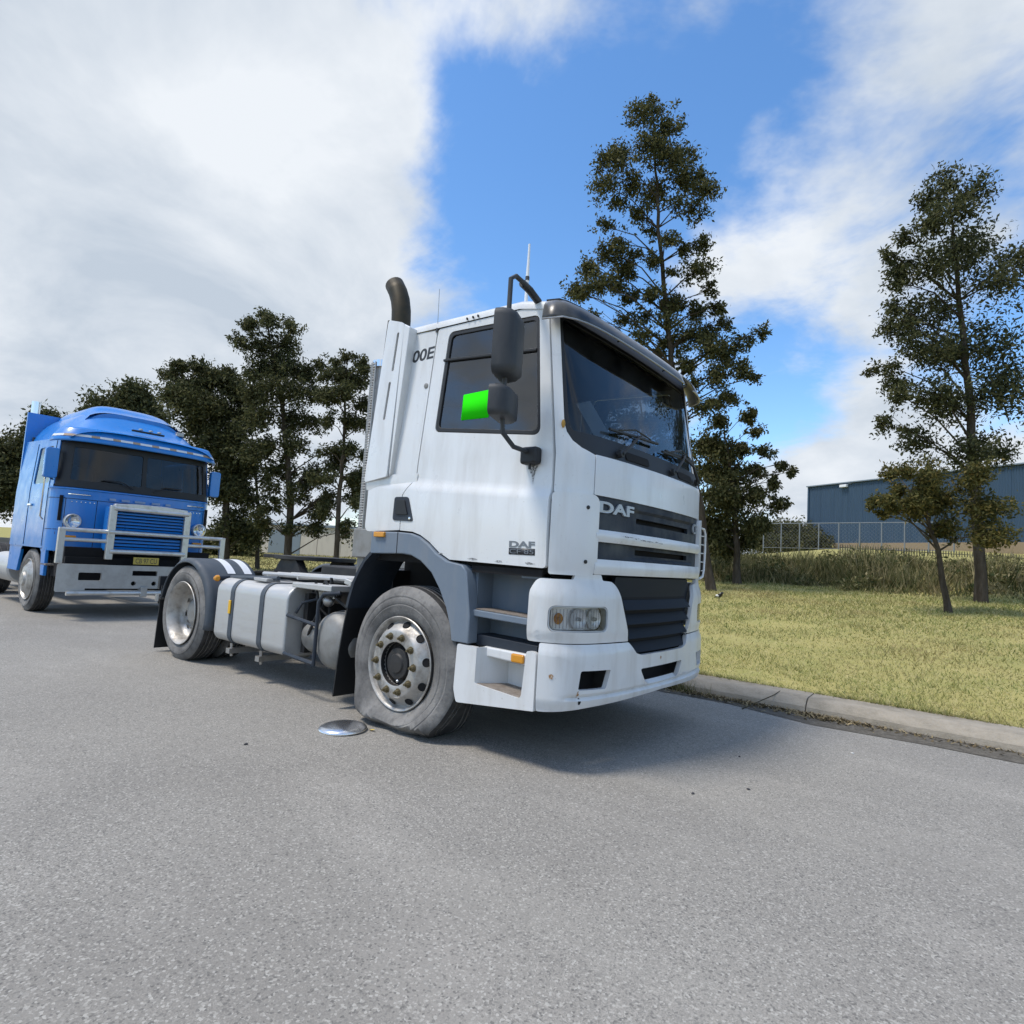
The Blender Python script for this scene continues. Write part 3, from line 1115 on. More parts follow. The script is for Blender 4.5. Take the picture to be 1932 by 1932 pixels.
    sl = panel('bumper_side', rpoly([(.545, .40), (.575, .312), (1.226, .375), (1.226, .735), (1.15, .735), (1.125, .432), (.735, .462), (.735, .70), (.555, .705)], [.02, .02, .002, .03, .02, .03, .02, .02, .02], 3), [],
               lambda x, z, s=sgn: (x, s * 1.192, z), M['white2'], truck, out, .035, .008)
    w = MB()
    w.prism([(1.19, .735), (.94, .86), (.94, .735)], lambda a, b, t, s=sgn: (b, s * a, t), .42, .70)
    w.prism([(.985, .60), (1.035, .625), (1.035, .70), (.985, .715)], lambda a, b, t, s=sgn: (t, s * a, b), .72, 1.16)
    w.span((.55, sgn * .94, .36), (1.22, sgn * .97, .70))
    w.prism([(1.13, .72), (1.13, .40), (1.16, .40), (1.16, .72)], lambda a, b, t, s=sgn: (a, s * t, b), .95, 1.16)
    w.build('step_well', M['white2'], sl)
    MB().prism([(.735, .415), (1.15, .392), (1.15, .436), (.735, .466)], lambda a, b, t, s=sgn: (a, s * t, b), .965, 1.176).build('step_floor', M['tread_plate'], sl, bevel=.004)
    MB().prism([(.73, .640), (1.16, .625), (1.16, .700), (.73, .705)], lambda a, b, t, s=sgn: (a, s * t, b), 1.03, 1.125).build('step_rail', M['white2'], sl, bevel=.014)
    MB().box((1.04, sgn * 1.132, .665), (.105, .026, .058)).build('marker_lamp', M['amber'], truck, bevel=.012)
    MB().span((.50, sgn * 1.02, .60), (.56, sgn * 1.17, .70)).build('bumper_bracket', M['black'], truck, bevel=.005)

    # ---------------- headlamp panel
    ua = LO.ux(1.145, sgn)
    ub = LO.uy(.655 * sgn)
    ub2 = LO.uy(.505 * sgn)
    u1 = LO.uy(1.03 * sgn)
    u2 = LO.uy(.80 * sgn)
    u0 = LO.ux(1.185, sgn)
    uL, uR = LO.ux(1.275, sgn), LO.uy(.765 * sgn)
    hl = rrect(min(uL, uR), max(uL, uR), .868, 1.032, .045)
    hp = panel('headlamp_panel', rpoly([(ua, .800), (ub2, .795), (LO.uy(.545 * sgn), .90), (ub, 1.155), (LO.uy(.70 * sgn), 1.193), (u2, 1.198), (LO.uy(.815 * sgn), 1.236), (u1, 1.236), (LO.uy(1.045 * sgn), 1.198), (u0, 1.195), (LO.ux(1.15, sgn), 1.12)],
                                       [.02, .01, .02, .05, .05, .01, .01, .01, .01, .04, .02], 4), [hl],
               lambda u, v: (*LO.at(u, .012 * sstep(.80, .87, v) - .03 * sstep(1.08, 1.22, v)), v), M['white2'], truck, (1, sgn, 0), .03, .008,
               ucuts(min(ua, ub2), max(ua, ub2), 26) + vcuts([.82, .84, .87, 1.03, 1.08, 1.12, 1.16, 1.2]))
    # headlamp: bezel, bowl reflectors, bulbs and clear cover
    lamp = panel('headlamp', rrect(min(uL, uR) + .002, max(uL, uR) - .002, .870, 1.030, .044),
                 [rrect(min(uL, uR) + .009, max(uL, uR) - .009, .877, 1.023, .038)], lambda u, v: (*LO.at(u, .008), v), M['letter'], truck, (1, sgn, 0), .05, .004, ucuts(min(uL, uR), max(uL, uR), 10))
    panel('reflector_plate', rrect(min(uL, uR) + .01, max(uL, uR) - .01, .878, 1.022, .036), [], lambda u, v: (*LO.at(u, -.055), v), M['lamp_silver'], lamp, (1, sgn, 0), 0, 0, ucuts(min(uL, uR), max(uL, uR), 10))
    for (yy, rr, mt) in ((1.122, .036, 'amber'), (.985, .066, 'chrome'), (.85, .066, 'chrome')):
        q = LO.at(LO.uy(yy * sgn), -.05)
        ax = (0.93, .36 * sgn, 0) if yy > .9 else (.97, .2 * sgn, 0)
        MB().lathe([(rr, .016), (rr * .92, .012), (rr * .7, .005), (rr * .4, .001), (.0001, 0)], (q[0], q[1], .948), ax, 24).build('reflector_bowl', M['amber'] if mt == 'amber' else M['lamp_silver'], lamp)
        MB().lathe([(.0001, .040), (.010, .036), (.013, .02), (.011, 0)], (q[0], q[1], .948), ax, 12).build('bulb', M['amber'] if mt == 'amber' else M['lens'], lamp)
    fl_ = MB()
    for k in range(16):
        uu = min(uL, uR) + .03 + k * .024
        a_ = LO.at(uu, -.012)
        fl_.tube([(a_[0], a_[1], .89), (a_[0], a_[1], 1.01)], .003, 5)
    fl_.build('lens_fluting', M['lens'], lamp)
    panel('lamp_cover', rrect(min(uL, uR) + .009, max(uL, uR) - .009, .877, 1.023, .038), [], lambda u, v: (*LO.at(u, .004), v), M['lens'], lamp, (1, sgn, 0), 0, 0, ucuts(min(uL, uR), max(uL, uR), 10))

# ---------------- front skin
upf = up_front
uc = UP.uy(.895)
panel('front_panel', rrect(-uc, uc, 1.758, 2.025, .008), [], lambda u, v: upf(u, v, .004), M['white'], truck, (1, 0, 0), .03, .008, ucuts(-uc, uc, 20) + vcuts([1.80, 1.85, 2.0]))
# black surround with the clear screen inside it
uo = UP.uy(1.096)
um = UP.uy(1.005)
half = [(UP.uy(.90), 2.028), (um, 2.062), (um + (uo - um) * .55, 2.102), (uo - (uo - um) * .12, 2.155), (uo, 2.215), (uo, 2.995)]
sur = half + [(-a, b) for a, b in reversed(half)]
ui = UP.uy(1.072)
hole = rrect(-ui, ui, 2.165, 2.955, .05)
ws = panel('windscreen_surround', sur, [hole], lambda u, v: upf(u, v, -.012), M['black'], truck, (1, 0, 0), .02, .004, ucuts(-uo, uo, 30) + vcuts([2.1, 2.3, 2.6]))
panel('windscreen', rrect(-ui, ui, 2.165, 2.955, .05), [], lambda u, v: upf(u, v, -.020), M['screen'], ws, (1, 0, 0), 0, 0, ucuts(-ui, ui, 30) + vcuts([2.3, 2.6]))
# wipers: arm, linkage and blade each
for (ub_, ut, vt) in ((-.62, -.30, 2.27), (.22, .55, 2.27), (.82, .48, 2.25)):
    wp = empty('wiper', (0, 0, 0)); wp.parent = truck
    a0, a1 = upf(ub_, 2.075, .03), upf(ut, vt, .035)
    mid = upf((ub_ + ut) / 2, 2.19, .055)
    MB().tube([a0, mid, a1], [.014, .011, .008], 6).build('wiper_arm', M['black'], wp)
    b0, b1 = upf(ut - .42, vt - .035, .018), upf(ut + .30, vt - .005, .018)
    bm_ = upf(ut - .06, vt + .03, .03)
    MB().tube([b0, upf(ut - .06, vt - .02, .018), b1], .011, 6).build('wiper_blade', M['black'], wp)
    MB().tube([upf(ut - .30, vt - .02, .022), bm_, upf(ut + .18, vt + .004, .022)], .006, 5).build('wiper_frame', M['black'], wp)
    MB().lathe([(.03, 0), (.028, .03), (.0001, .036)], upf(ub_, 2.075, .0), (1, 0, .1), 14).build('wiper_hub', M['black'], wp)
# vents in the black band
for yv in (-.35, .55):
    u_ = UP.uy(yv)
    panel('scuttle_vent', rrect(u_ - .17, u_ + .17, 2.052, 2.112, .02), [], lambda u, v: upf(u, v, -.004), M['void'], ws, (1, 0, 0), .012, .003, ucuts(u_ - .17, u_ + .17, 4))
# one dab of old mastic at the foot of the near pillar
p = upf(UP.uy(-1.105), 2.20, .006)
MB().blob(p, (.012, .016, .028), 8, 6).build('mastic_blob', Mat('old_mastic', (.42, .24, .05), .8).m, truck)

# upper grille
ug = UP.uy(.885)
slots = [rrect(-.34, .66, 1.612, 1.652, .012), rrect(-.34, .66, 1.385, 1.425, .012)]
gr = panel('grille_panel', rrect(-ug, ug, 1.325, 1.756, .006), slots, lambda u, v: (*UP.at(u, -.006 - .02 * sstep(-.5, -.34, u) * sstep(.8, .66, u) * (1 if 1.36 < v < 1.70 else 0)), v), M['dark'], truck, (1, 0, 0), .03, .006,
           ucuts(-ug, ug, 24) + vcuts([1.35, 1.37, 1.69, 1.71]))
panel('grille_cavity', rrect(-.6, .8, 1.36, 1.70, .006), [], lambda u, v: (*UP.at(u, -.075), v), M['void'], truck, (1, 0, 0), .01, 0, ucuts(-.6, .8, 8))
for k, (v0, v1) in enumerate(((1.452, 1.532), (1.238, 1.338))):
    panel('grille_bar', rrect(-ug, ug, v0, v1, .010), [], lambda u, v, a=v0, b=v1: (*UP.at(u, .020 + .012 * math.sin(math.pi * clamp01((v - a) / (b - a)))), v), M['white'], truck, (1, 0, 0), .045, .010,
          ucuts(-ug, ug, 24) + vcuts([v0 + (v1 - v0) * t for t in (.2, .4, .6, .8)]))
lettering('badge_letters', 'DAF', M['letter'], truck, (UP.uy(-.845), UP.uy(-.43), 1.648, 1.724), lambda u, v, l: Vector((*UP.at(u, -.004 + .012 * l), v)), bold=.035)
lettering('badge_letters', 'CF', M['letter'], truck, (UP.uy(.72), UP.uy(.86), 1.62, 1.705), lambda u, v, l: Vector((*UP.at(u, -.004 + .012 * l), v)))
# dark gap under the tilting cab
panel('cab_gap', rrect(-1.2, 1.2, 1.10, 1.26, .01), [], lambda u, v: (*UP.at(u, -.09), v), M['void'], truck, (1, 0, 0), .02, 0, ucuts(-1.2, 1.2, 20))

# lower grille
lg = [(-.505, .79), (-.42, .715), (-.36, .702), (.36, .702), (.42, .715), (.505, .79), (.545, .90), (.645, 1.155), (.62, 1.225), (-.62, 1.225), (-.645, 1.155), (-.545, .90)]
lgu = [(LO.uy(a), b) for a, b in lg]
lgr = panel('lower_grille', lgu, [], lambda u, v: (*LO.at(u, -.045), v), M['slat'], truck, (1, 0, 0), .03, .008, ucuts(-.7, .7, 14))
for k in range(4):
    z0 = 1.085 - k * .098
    hw = .56 - .028 * k
    MB().grid(lambda a, b, z0=z0, hw=hw: (*LO.at((a * 2 - 1) * hw, -.036 + .042 * b), z0 - .014 - .070 * (1 - b) * 0 - .066 * b), 16, 3).build('grille_slat', M['slat'], lgr)
    MB().grid(lambda a, b, z0=z0, hw=hw: (*LO.at((a * 2 - 1) * hw, .006 - .040 * b), z0 - .080 - .006 * b), 16, 2).build('grille_slat', M['slat'], lgr)
    MB().grid(lambda a, b, z0=z0, hw=hw: (*LO.at((a * 2 - 1) * hw, -.0445), z0 + .006 - .022 * b), 16, 1).build('slat_gap', M['void'], lgr)
# bumper
ue = LO.ux(1.233, 1)
bt = [(ue, .795), (LO.uy(.50), .788), (LO.uy(.425), .712), (LO.uy(.35), .694)]
bout = [(-ue, .377), (-ue + .06, .379), (LO.uy(-.9), .400), (0, .422), (LO.uy(.9), .400), (ue - .06, .379), (ue, .377)] + bt + [(-a, b) for a, b in reversed(bt)]
fog = lambda s: rpoly([(LO.uy(s * 1.00), .515), (LO.uy(s * .765), .508), (LO.uy(s * .72), .625), (LO.uy(s * .985), .632)], .015, 3)
intake = rpoly([(-.27, .485), (.27, .485), (.36, .60), (-.36, .60)], [.05, .05, .03, .03], 4)
def bump_off(u, v):
    o = .022 * sstep(.37, .46, v) * sstep(.81, .72, v)
    o -= .020 * math.exp(-((v - .468) / .011) ** 2) * sstep(1.15, 1.0, abs(u))
    return o
bp = panel('bumper', rpoly(bout, .012, 2), [fog(-1), fog(1), intake], lambda u, v: (*LO.at(u, bump_off(u, v)), v), M['white2'], truck, (1, 0, 0), .035, .007,
           ucuts(-ue, ue, 44) + vcuts([.39, .41, .43, .448, .458, .468, .478, .49, .51, .60, .66, .72, .75, .78]))
panel('bumper_cavity', rrect(-1.15, 1.15, .44, .74, .02), [], lambda u, v: (*LO.at(u, -.13), v), M['void'], bp, (1, 0, 0), .02, 0, ucuts(-1.15, 1.15, 20))
for s in (-1, 1):
    a_, b_ = LO.at(LO.uy(s * 1.02), -.13), LO.at(LO.uy(s * .70), -.13)
    MB().box((a_[0] + .05, a_[1], .57), (.14, .02, .16)).build('lamp_box_side', M['black'], bp)
    MB().box((b_[0] + .05, b_[1], .57), (.14, .02, .16)).build('lamp_box_side', M['black'], bp)
# rust spots and a missing screw hole
rust = Mat('rust_patch', (.30, .15, .05), .9); rust.mix(rust.noise(90, 4, .6, (1, 1, 1), .45, .6), (.60, .52, .42), .8)
for (yy, vz, r1, r2) in ((-1.135, .60, .013, .020), (-.06, .655, .012, .012), (-1.0, .487, .008, .022)):
    u_ = LO.uy(yy)
    q = []
    for k in range(11):
        a = 2 * math.pi * k / 11
        rr = random.uniform(.6, 1.25)
        q.append((u_ + r1 * rr * math.cos(a), vz + r2 * rr * math.sin(a)))
    panel('rust_patch', q, [], lambda u, v: (*LO.at(u, bump_off(u, v) + .0012), v), rust.m, bp, (1, 0, 0), 0, 0)
panel('bumper_hole', [(LO.uy(-.985) + .011 * math.cos(k * .785), .445 + .022 * math.sin(k * .785)) for k in range(8)], [], lambda u, v: (*LO.at(u, bump_off(u, v) + .0015), v), M['void'], bp, (1, 0, 0), 0, 0)

soot = Mat('scuffed_paint', (.10, .10, .10), .8); soot.mix(soot.noise(70, 4, .6, (1, 1, 1), .42, .58), (.62, .63, .64), .9)
rs = random.Random(5)
for k in range(9):
    u_ = -.56 + k * .062 + rs.uniform(-.02, .02); v_ = 1.500 - .0006 * k + rs.uniform(-.006, .006)
    ln = rs.uniform(.02, .05)
    q = [(u_ - ln, v_), (u_ - ln * .3, v_ + rs.uniform(.002, .006)), (u_ + ln * .5, v_ + rs.uniform(.001, .005)), (u_ + ln, v_ - .001), (u_ + ln * .2, v_ - rs.uniform(.002, .006)), (u_ - ln * .5, v_ - rs.uniform(.001, .004))]
    panel('scuff_mark', q, [], lambda u, v: (*UP.at(u, .0212 + .012 * math.sin(math.pi * clamp01((v - 1.452) / .08))), v), soot.m, truck, (1, 0, 0), 0, 0)
stn = [(1.045, 1.93), (1.125, 1.93), (1.118, 1.905), (1.10, 1.86), (1.09, 1.80), (1.082, 1.84), (1.07, 1.87), (1.052, 1.90)]
panel('rust_stain', stn, [], lambda x, z: (x, -(side_y(x, z) + .0012), z), soot.m, truck, (0, -1, 0), 0, 0)
for (x0, z0, r_) in ((.30, 1.30, .014), (.62, 1.272, .02), (.86, 1.268, .016), (1.12, 1.266, .018)):
    q = [(x0 + r_ * 2.2 * math.cos(a * .7) * rs.uniform(.6, 1.2), z0 + .016 + r_ * .5 * math.sin(a * .7) * rs.uniform(.5, 1.2)) for a in range(9)]
    panel('grime_patch', q, [], lambda x, z: (x, -(side_y(x, z) + .0012), z), soot.m, truck, (0, -1, 0), 0, 0)

# rail guard on the far corner
gd = MB().tube([(1.34, 1.165, 1.70), (1.34, 1.235, 1.695), (1.34, 1.268, 1.65), (1.34, 1.272, 1.50), (1.34, 1.255, 1.32), (1.34, 1.23, 1.255), (1.34, 1.15, 1.235)], .011, 8).build('corner_rail', M['white'], truck)
for k in range(5):
    z = 1.31 + .08 * k
    MB().tube([(1.335, 1.15, z), (1.335, 1.262, z)], .005, 6).build('rail_rung', M['white'], gd)
MB().span((1.316, 1.15, 1.27), (1.328, 1.258, 1.67)).build('rail_backing', M['void'], gd)

# ---------------- roof, visor, rear wall, cab interior
def roof_pt(a, b):
    x = -.56 + (1.09 + .56) * a
    ang = math.pi * b
    hw = 1.108
    cy = -math.cos(ang)
    y = hw * math.copysign(abs(cy) ** .42, cy)
    z = 3.055 + .06 * (1 - a) * .6 + .11 * (max(0.0, math.sin(ang)) ** .5) - .045 * sstep(.86, 1, a)
    return (x, y, z)
MB().grid(roof_pt, 14, 28).build('roof', M['white'], truck, 45)
MB().grid(lambda a, b: (lambda p, q: (p[0] + (q[0] - p[0]) * a, p[1] + (q[1] - p[1]) * a, p[2] + (q[2] - p[2]) * a))(roof_pt(1, b), (lambda u: (upf(u, 3.085 - .06 * abs(b * 2 - 1) ** 8, -.03 - .02 * abs(b * 2 - 1) ** 8)))((b * 2 - 1) * uo)), 4, 28).build('roof_front', M['white'], truck, 45)
MB().grid(lambda a, b: upf((b * 2 - 1) * uo, 2.98 + .107 * a, -.006 - .024 * a), 2, 28).build('roof_header', M['black'], truck, 45)
MB().span((-.565, -1.10, 1.30), (-.535, 1.10, 3.09)).build('rear_wall', M['white'], truck)
MB().span((-.53, -1.06, 1.30), (-.505, 1.06, 3.05)).build('rear_lining', M['trim'], truck)
MB().span((-.53, -1.06, 1.30), (1.30, 1.06, 1.34)).build('cab_floor', M['trim'], truck)
MB().span((-.53, -1.10, 1.235), (1.28, 1.10, 1.305)).build('cab_underframe', M['void'], truck)
MB().span((-.53, -1.05, 3.02), (1.05, 1.05, 3.045)).build('headlining', M['trim'], truck)
for s in (-1, 1):
    sy = s * .58
    se = empty('seat'); se.parent = truck
    MB().box((.22, sy, 1.80), (.50, .52, .16)).build('seat_cushion', M['seat'], se, bevel=.05)
    MB().box((-.06, sy, 2.20), (.15, .50, .72), Matrix.Rotation(-.14, 3, 'Y')).build('seat_back', M['seat'], se, bevel=.05)
    MB().box((-.12, sy, 2.68), (.10, .28, .20), Matrix.Rotation(-.14, 3, 'Y')).build('head_rest', M['seat'], se, bevel=.04)
    MB().box((.22, sy, 1.55), (.36, .36, .34)).build('seat_base', M['trim'], se, bevel=.02)
db = MB().prism([(.82, 1.34), (1.27, 1.34), (1.27, 2.13), (1.12, 2.19), (.92, 2.10), (.84, 1.80)], lambda a, b, t: (a, t, b), -1.04, 1.04).build('dashboard', M['trim'], truck, bevel=.03)
MB().prism([(.80, 2.08), (1.05, 2.16), (1.02, 2.25), (.82, 2.22)], lambda a, b, t: (a, t, b), -.85, -.30).build('instrument_hood', M['trim'], db, bevel=.02)
sw = MB()
cw = Vector((.74, -.58, 2.12)); ex = Vector((.62, 0, .78)).normalized(); ey = Vector((0, 1, 0))
e2 = ex.cross(ey)
sw.tube([cw + .23 * (math.cos(t * math.pi / 14) * ey + math.sin(t * math.pi / 14) * e2) for t in range(28)], .016, 8, closed=True)
sw.tube([cw - Vector((0, .22, 0)), cw + Vector((0, .22, 0))], .018, 6)
sw.tube([cw, cw + Vector((.28, 0, -.5))], .03, 8)
sw.build('steering_wheel', M['black'], truck)
# visor across the top of the screen, with a broken lower edge near the far side
def visor_pt(a, b):
    t = a * 2 - 1
    u = t * UP.ux(1.235, 1)
    o = .012 + (.150 * b + .03 * math.sin(b * math.pi)) * (1 - .28 * abs(t) ** 6)
    z = 3.080 - .165 * b ** 1.3 - .030 * abs(t) ** 6
    q = upf(u, 2.98, o)
    return (q[0], q[1] * 1.01, z)
vis = MB().grid(visor_pt, 40, 8)
vis.f = [q for q in vis.f if not (any(abs((i % 41) / 40 - .79) < .035 for i in q) and any((i // 41) >= 6 for i in q))]
vs_ = vis.build('sun_visor', M['visor'], truck, 60)
vs_.modifiers.new('thickness', 'SOLIDIFY').thickness = .005
for a0, a1 in ((0, .74), (.84, 1)):
    MB().tube([visor_pt(a0 + (a1 - a0) * k / 20, 1.0) for k in range(21)], .007, 6).build('visor_rim', M['steel'], vs_)
MB().tube([visor_pt(k / 30, 0.02) for k in range(31)], .012, 6).build('visor_seal', M['black'], vs_)
for a in (.33, .66):
    q0, q1 = visor_pt(a, .55), visor_pt(a, 0)
    MB().tube([q0, (q1[0] + .03, q1[1], q1[2] - .10)], .007, 6).build('visor_stay', M['black'], vs_)

# ---------------- heat shield of the exhaust on the near rear corner, slots and all
def shield(u, v, o=0.0):
    sh = .065 * clamp01((v - 1.9) / 1.3)                       # leans forward as it rises
    return (u + sh, -(1.200 - .020 * clamp01((v - 1.9) / 1.3)) + o, v)
s1 = rpoly([(-.428, 2.77), (-.402, 2.77), (-.388, 3.09), (-.414, 3.09)], .008, 2)
s2 = rpoly([(-.458, 2.37), (-.432, 2.37), (-.416, 2.68), (-.442, 2.68)], .008, 2)
shd = panel('stack_shield', rpoly([(-.60, 1.86), (-.325, 1.90), (-.335, 3.16), (-.545, 3.225)], [.03, .02, .05, .03], 4), [s1, s2], shield, M['white'], truck, (0, -1, 0), .02, .005, vcuts([2.2, 2.6, 3.0]))
panel('shield_cavity', [(-.50, 2.30), (-.37, 2.30), (-.36, 3.12), (-.46, 3.12)], [], lambda u, v: shield(u, v, .03), M['void'], shd, (0, -1, 0), .003, 0)
MB().prism([(-.322, 1.90), (-.30, 1.93), (-.20, 3.11), (-.272, 3.15)], lambda a, b, t: (a, t, b), -1.185, -1.06).build('shield_return', M['white'], shd, bevel=.008)
MB().prism([(-.60, 1.86), (-.57, 1.86), (-.46, 3.22), (-.49, 3.225)], lambda a, b, t: (a, t, b), -1.180, -.93).build('shield_back', M['pipe'], shd, bevel=.004)
bl = MB().grid(lambda a, b: (-.585 + .57 * a, -(side_y(-.4 + .5 * a, 1.86) + .004 + .020 * math.sin(math.pi * (.25 + .5 * b)) * (1 - a)), 1.80 + .12 * b), 8, 5).build('shield_foot', M['white'], shd)
# exhaust tail pipe with its swept tip
pp = [(-.50, -1.03, 2.2), (-.50, -1.03, 3.10), (-.50, -1.03, 3.28), (-.508, -1.03, 3.37), (-.53, -1.03, 3.46), (-.57, -1.03, 3.545), (-.625, -1.03, 3.625)]
tp = MB().tube(pp, [.082] * 7, 20, caps=False).build('tail_pipe', M['pipe'], truck)
tp.modifiers.new('thickness', 'SOLIDIFY').thickness = .006
MB().lathe([(.0001, .9), (.07, .9)], (-.50, -1.03, 2.4), (0, 0, 1), 20).build('pipe_dark', M['void'], tp)

# markings on the near side
flat = lambda x, z, l: Vector((x, -(side_y(x, z) + .0008 + .002 * l), z))
lettering('fleet_letters', '00E', M['ink'], truck, (-.225, .020, 2.835, 2.935), lambda x, z, l: flat(x, z + .02 * (x + .2), l), italic=.012, bold=.025)
lettering('badge_letters', 'DAF', M['badge_grey'], truck, (.945, 1.155, 1.383, 1.424), lambda x, z, l: flat(x, z, l), bold=.035)
panel('model_badge', [(.943, 1.335), (1.157, 1.335), (1.157, 1.378), (.943, 1.378)], [], lambda x, z: (x, -(side_y(x, z) + .002), z), M['ink'], truck, (0, -1, 0), .002, 0)
lettering('model_letters', 'CF 85', M['badge_grey'], truck, (.952, 1.148, 1.342, 1.371), lambda x, z, l: flat(x, z, l + 1))
disc_parts('filler_lock', [(-.03, -(side_y(0, 2.6)), 2.62)], (0, -1, 0), .022, .006, M['grime_metal'], truck, 14)
disc_parts('roof_bolt', [(x, -1.112, 3.085) for x in (.36, .42, .47)], (0, -1, .4), .009, .01, M['black'], truck, 8)

# ---------------- aerials
MB().tube([(.68, -.82, 3.14), (.68, -.82, 3.46), (.68, -.82, 3.62), (.68, -.82, 3.72)], [.013, .013, .009, .008], 8).build('aerial', M['white_band'], truck)
MB().tube([(.68, -.82, 3.43), (.68, -.82, 3.46)], .016, 8).build('aerial_collar', M['ink'], truck)
MB().tube([(.03, -1.10, 3.06), (.03, -1.11, 3.40)], .0025, 5).build('whip_aerial', M['steel'], truck)
MB().lathe([(.014, 0), (.012, .03), (.0001, .04)], (.03, -1.10, 3.05), (0, 0, 1), 10).build('aerial_foot', M['ink'], truck)

# ---------------- mirrors (near side in full, far side the same mirrored)
for s in (-1,):
    arm = MB()
    Y = 1.455 * s
    arm.tube([(1.005, 1.075 * s, 3.085), (1.02, 1.20 * s, 3.125), (1.045, 1.40 * s, 3.13), (1.05, Y, 3.09), (1.05, Y, 2.9), (1.05, Y, 2.2), (1.05, 1.44 * s, 2.09), (1.055, 1.33 * s, 2.02), (1.07, 1.215 * s, 2.01)], .016, 8)
    ma = arm.build('mirror_arm', M['mirror'], truck)
    MB().tube([(1.0, 1.08 * s, 3.085), (1.01, 1.20 * s, 3.12), (1.02, 1.30 * s, 3.13)], .026, 8).build('mirror_clamp', M['black'], ma)
    mir = MB()
    def head(cz, hz, hx, dep, s=s, Y=Y):
        b = MB()
        outl = rrect(-hx, hx, cz - hz, cz + hz, min(hx, hz) * .38, 5)
        # housing bulges forward (+x), glass faces back; turned a little towards the cab
        R = Matrix.Rotation(math.radians(22) * -s, 3, 'Z')
        rings = []
        for (k, dd) in ((1.0, -.02), (1.0, .02), (.94, dep * .6), (.78, dep * .9), (.4, dep)):
            rings.append([Vector((1.015, Y, 0)) + R @ Vector((dd, a * k, 0)) + Vector((0, 0, cz + (z_ - cz) * (1 - (1 - k) * .55))) for a, z_ in outl])
        n = len(outl)
        vs = [p for q in rings for p in q]
        fs = [(i * n + k, i * n + (k + 1) % n, (i + 1) * n + (k + 1) % n, (i + 1) * n + k) for i in range(len(rings) - 1) for k in range(n)]
        fs.append(tuple((len(rings) - 1) * n + k for k in range(n)))
        fs.append(tuple(range(n - 1, -1, -1)))
        b.add(vs, fs)
        return b
    m1 = head(2.650, .214, .142, .12).build('mirror_head', M['mirror'], truck, 50)
    m2 = head(2.270, .098, .158, .10).build('mirror_head', M['mirror'], truck, 50)
    MB().box((1.085, 1.18 * s, 1.985), (.135, .075, .115)).build('mirror_bracket', M['black'], truck, bevel=.02)
    MB().tube([(1.085, 1.185 * s, 1.93), (1.085, 1.185 * s, 1.895)], .010, 6).build('bracket_bolt', M['black'], truck)


# ---------------- wheels
def tyre(name, c, R, rin, y_out, y_in, parent, sgn, flat_z=None):
    """tyre carcass with shoulder ribs; a flat one is squashed onto the road and bulges"""
    w = abs(y_out - y_in)
    prof = [(rin + .005, .030), (rin + .03, .006), (rin + .07, -.006), (rin + .10, -.011), (rin + .108, -.007), (rin + .116, -.011), (R - .095, -.009), (R - .088, -.004), (R - .075, -.006), (R - .05, .006), (R - .022, .020), (R - .006, .034), (R, .048)]
    for k in range(4):
        a = .048 + (w - .096) * (k + .75) / 4.5
        prof += [(R, a), (R - .012, a + .003), (R - .012, a + .011), (R, a + .014)]
    prof += [(R, w - .048), (R - .022, w - .020), (R - .08, w + .004), (rin + .07, w + .006), (rin + .005, w - .03)]
    n = 72
    vs, fs = [], []
    for (rr, h) in prof:
        for k in range(n):
            t = 2 * math.pi * k / n
            x, z, y = rr * math.sin(t), c[2] + rr * math.cos(t), y_out - sgn * h
            if flat_z is not None:
                bulge = sstep(.36, .02, z) * sstep(R - .30, R - .10, rr)
                if z < flat_z:
                    q = (flat_z - z)
                    z = flat_z + .0015
                    x *= 1 + .10 * q / .06
                if z < .22:
                    z = flat_z + (z - flat_z) * (1 - .10 * (1 - z / .22))
                x += math.copysign((.045 if x < 0 else .012) * sstep(.20, .0, z), x) * min(1, abs(x) / .15)
                if h < w * .5:
                    y += sgn * (.078 * bulge * (1 - 1.25 * sstep(.08, 0.0, z)) + .010 * math.sin(11 * t) * bulge)
                else:
                    y -= sgn * .05 * bulge
                z = max(z, flat_z)
            vs.append((c[0] + x, y, z))
    for i in range(len(prof) - 1):
        for k in range(n):
            l = (k + 1) % n
            fs.append((i * n + k, i * n + l, (i + 1) * n + l, (i + 1) * n + k))
    b = MB(); b.add(vs, fs)
    o = b.build(name, M['tyre'], parent, 34)
    o.data.materials.append(M['tread'])
    k0, k1 = 8, len(prof) - 6
    for p_ in o.data.polygons:
        cc = p_.center
        rr = math.hypot(cc.x - c[0], cc.z - c[2])
        if abs(p_.normal.y) < .45 and rr > R - .06:
            p_.material_index = 1
    return o


def studs(c, y, sgn, rad, n, parent, size=.020, ln=.045, mat='nut'):
    pts = [(c[0] + rad * math.sin(2 * math.pi * (k + .5) / n), y, c[2] + rad * math.cos(2 * math.pi * (k + .5) / n)) for k in range(n)]
    b = MB().lathe([(.0001, ln), (size * .45, ln), (size * .45, ln * .6), (size * .8, ln * .58), (size * .95, ln * .45), (size, .006), (size * 1.35, .005), (size * 1.35, 0)], (0, 0, 0), (0, sgn, 0), 8)
    me = None
    for p in pts:
        if me is None:
            o = b.build('wheel_nut', M[mat], parent, 30); me = o.data
        else:
            o = bpy.data.objects.new('wheel_nut', me); COL.objects.link(o); o.parent = parent
        o.location = p


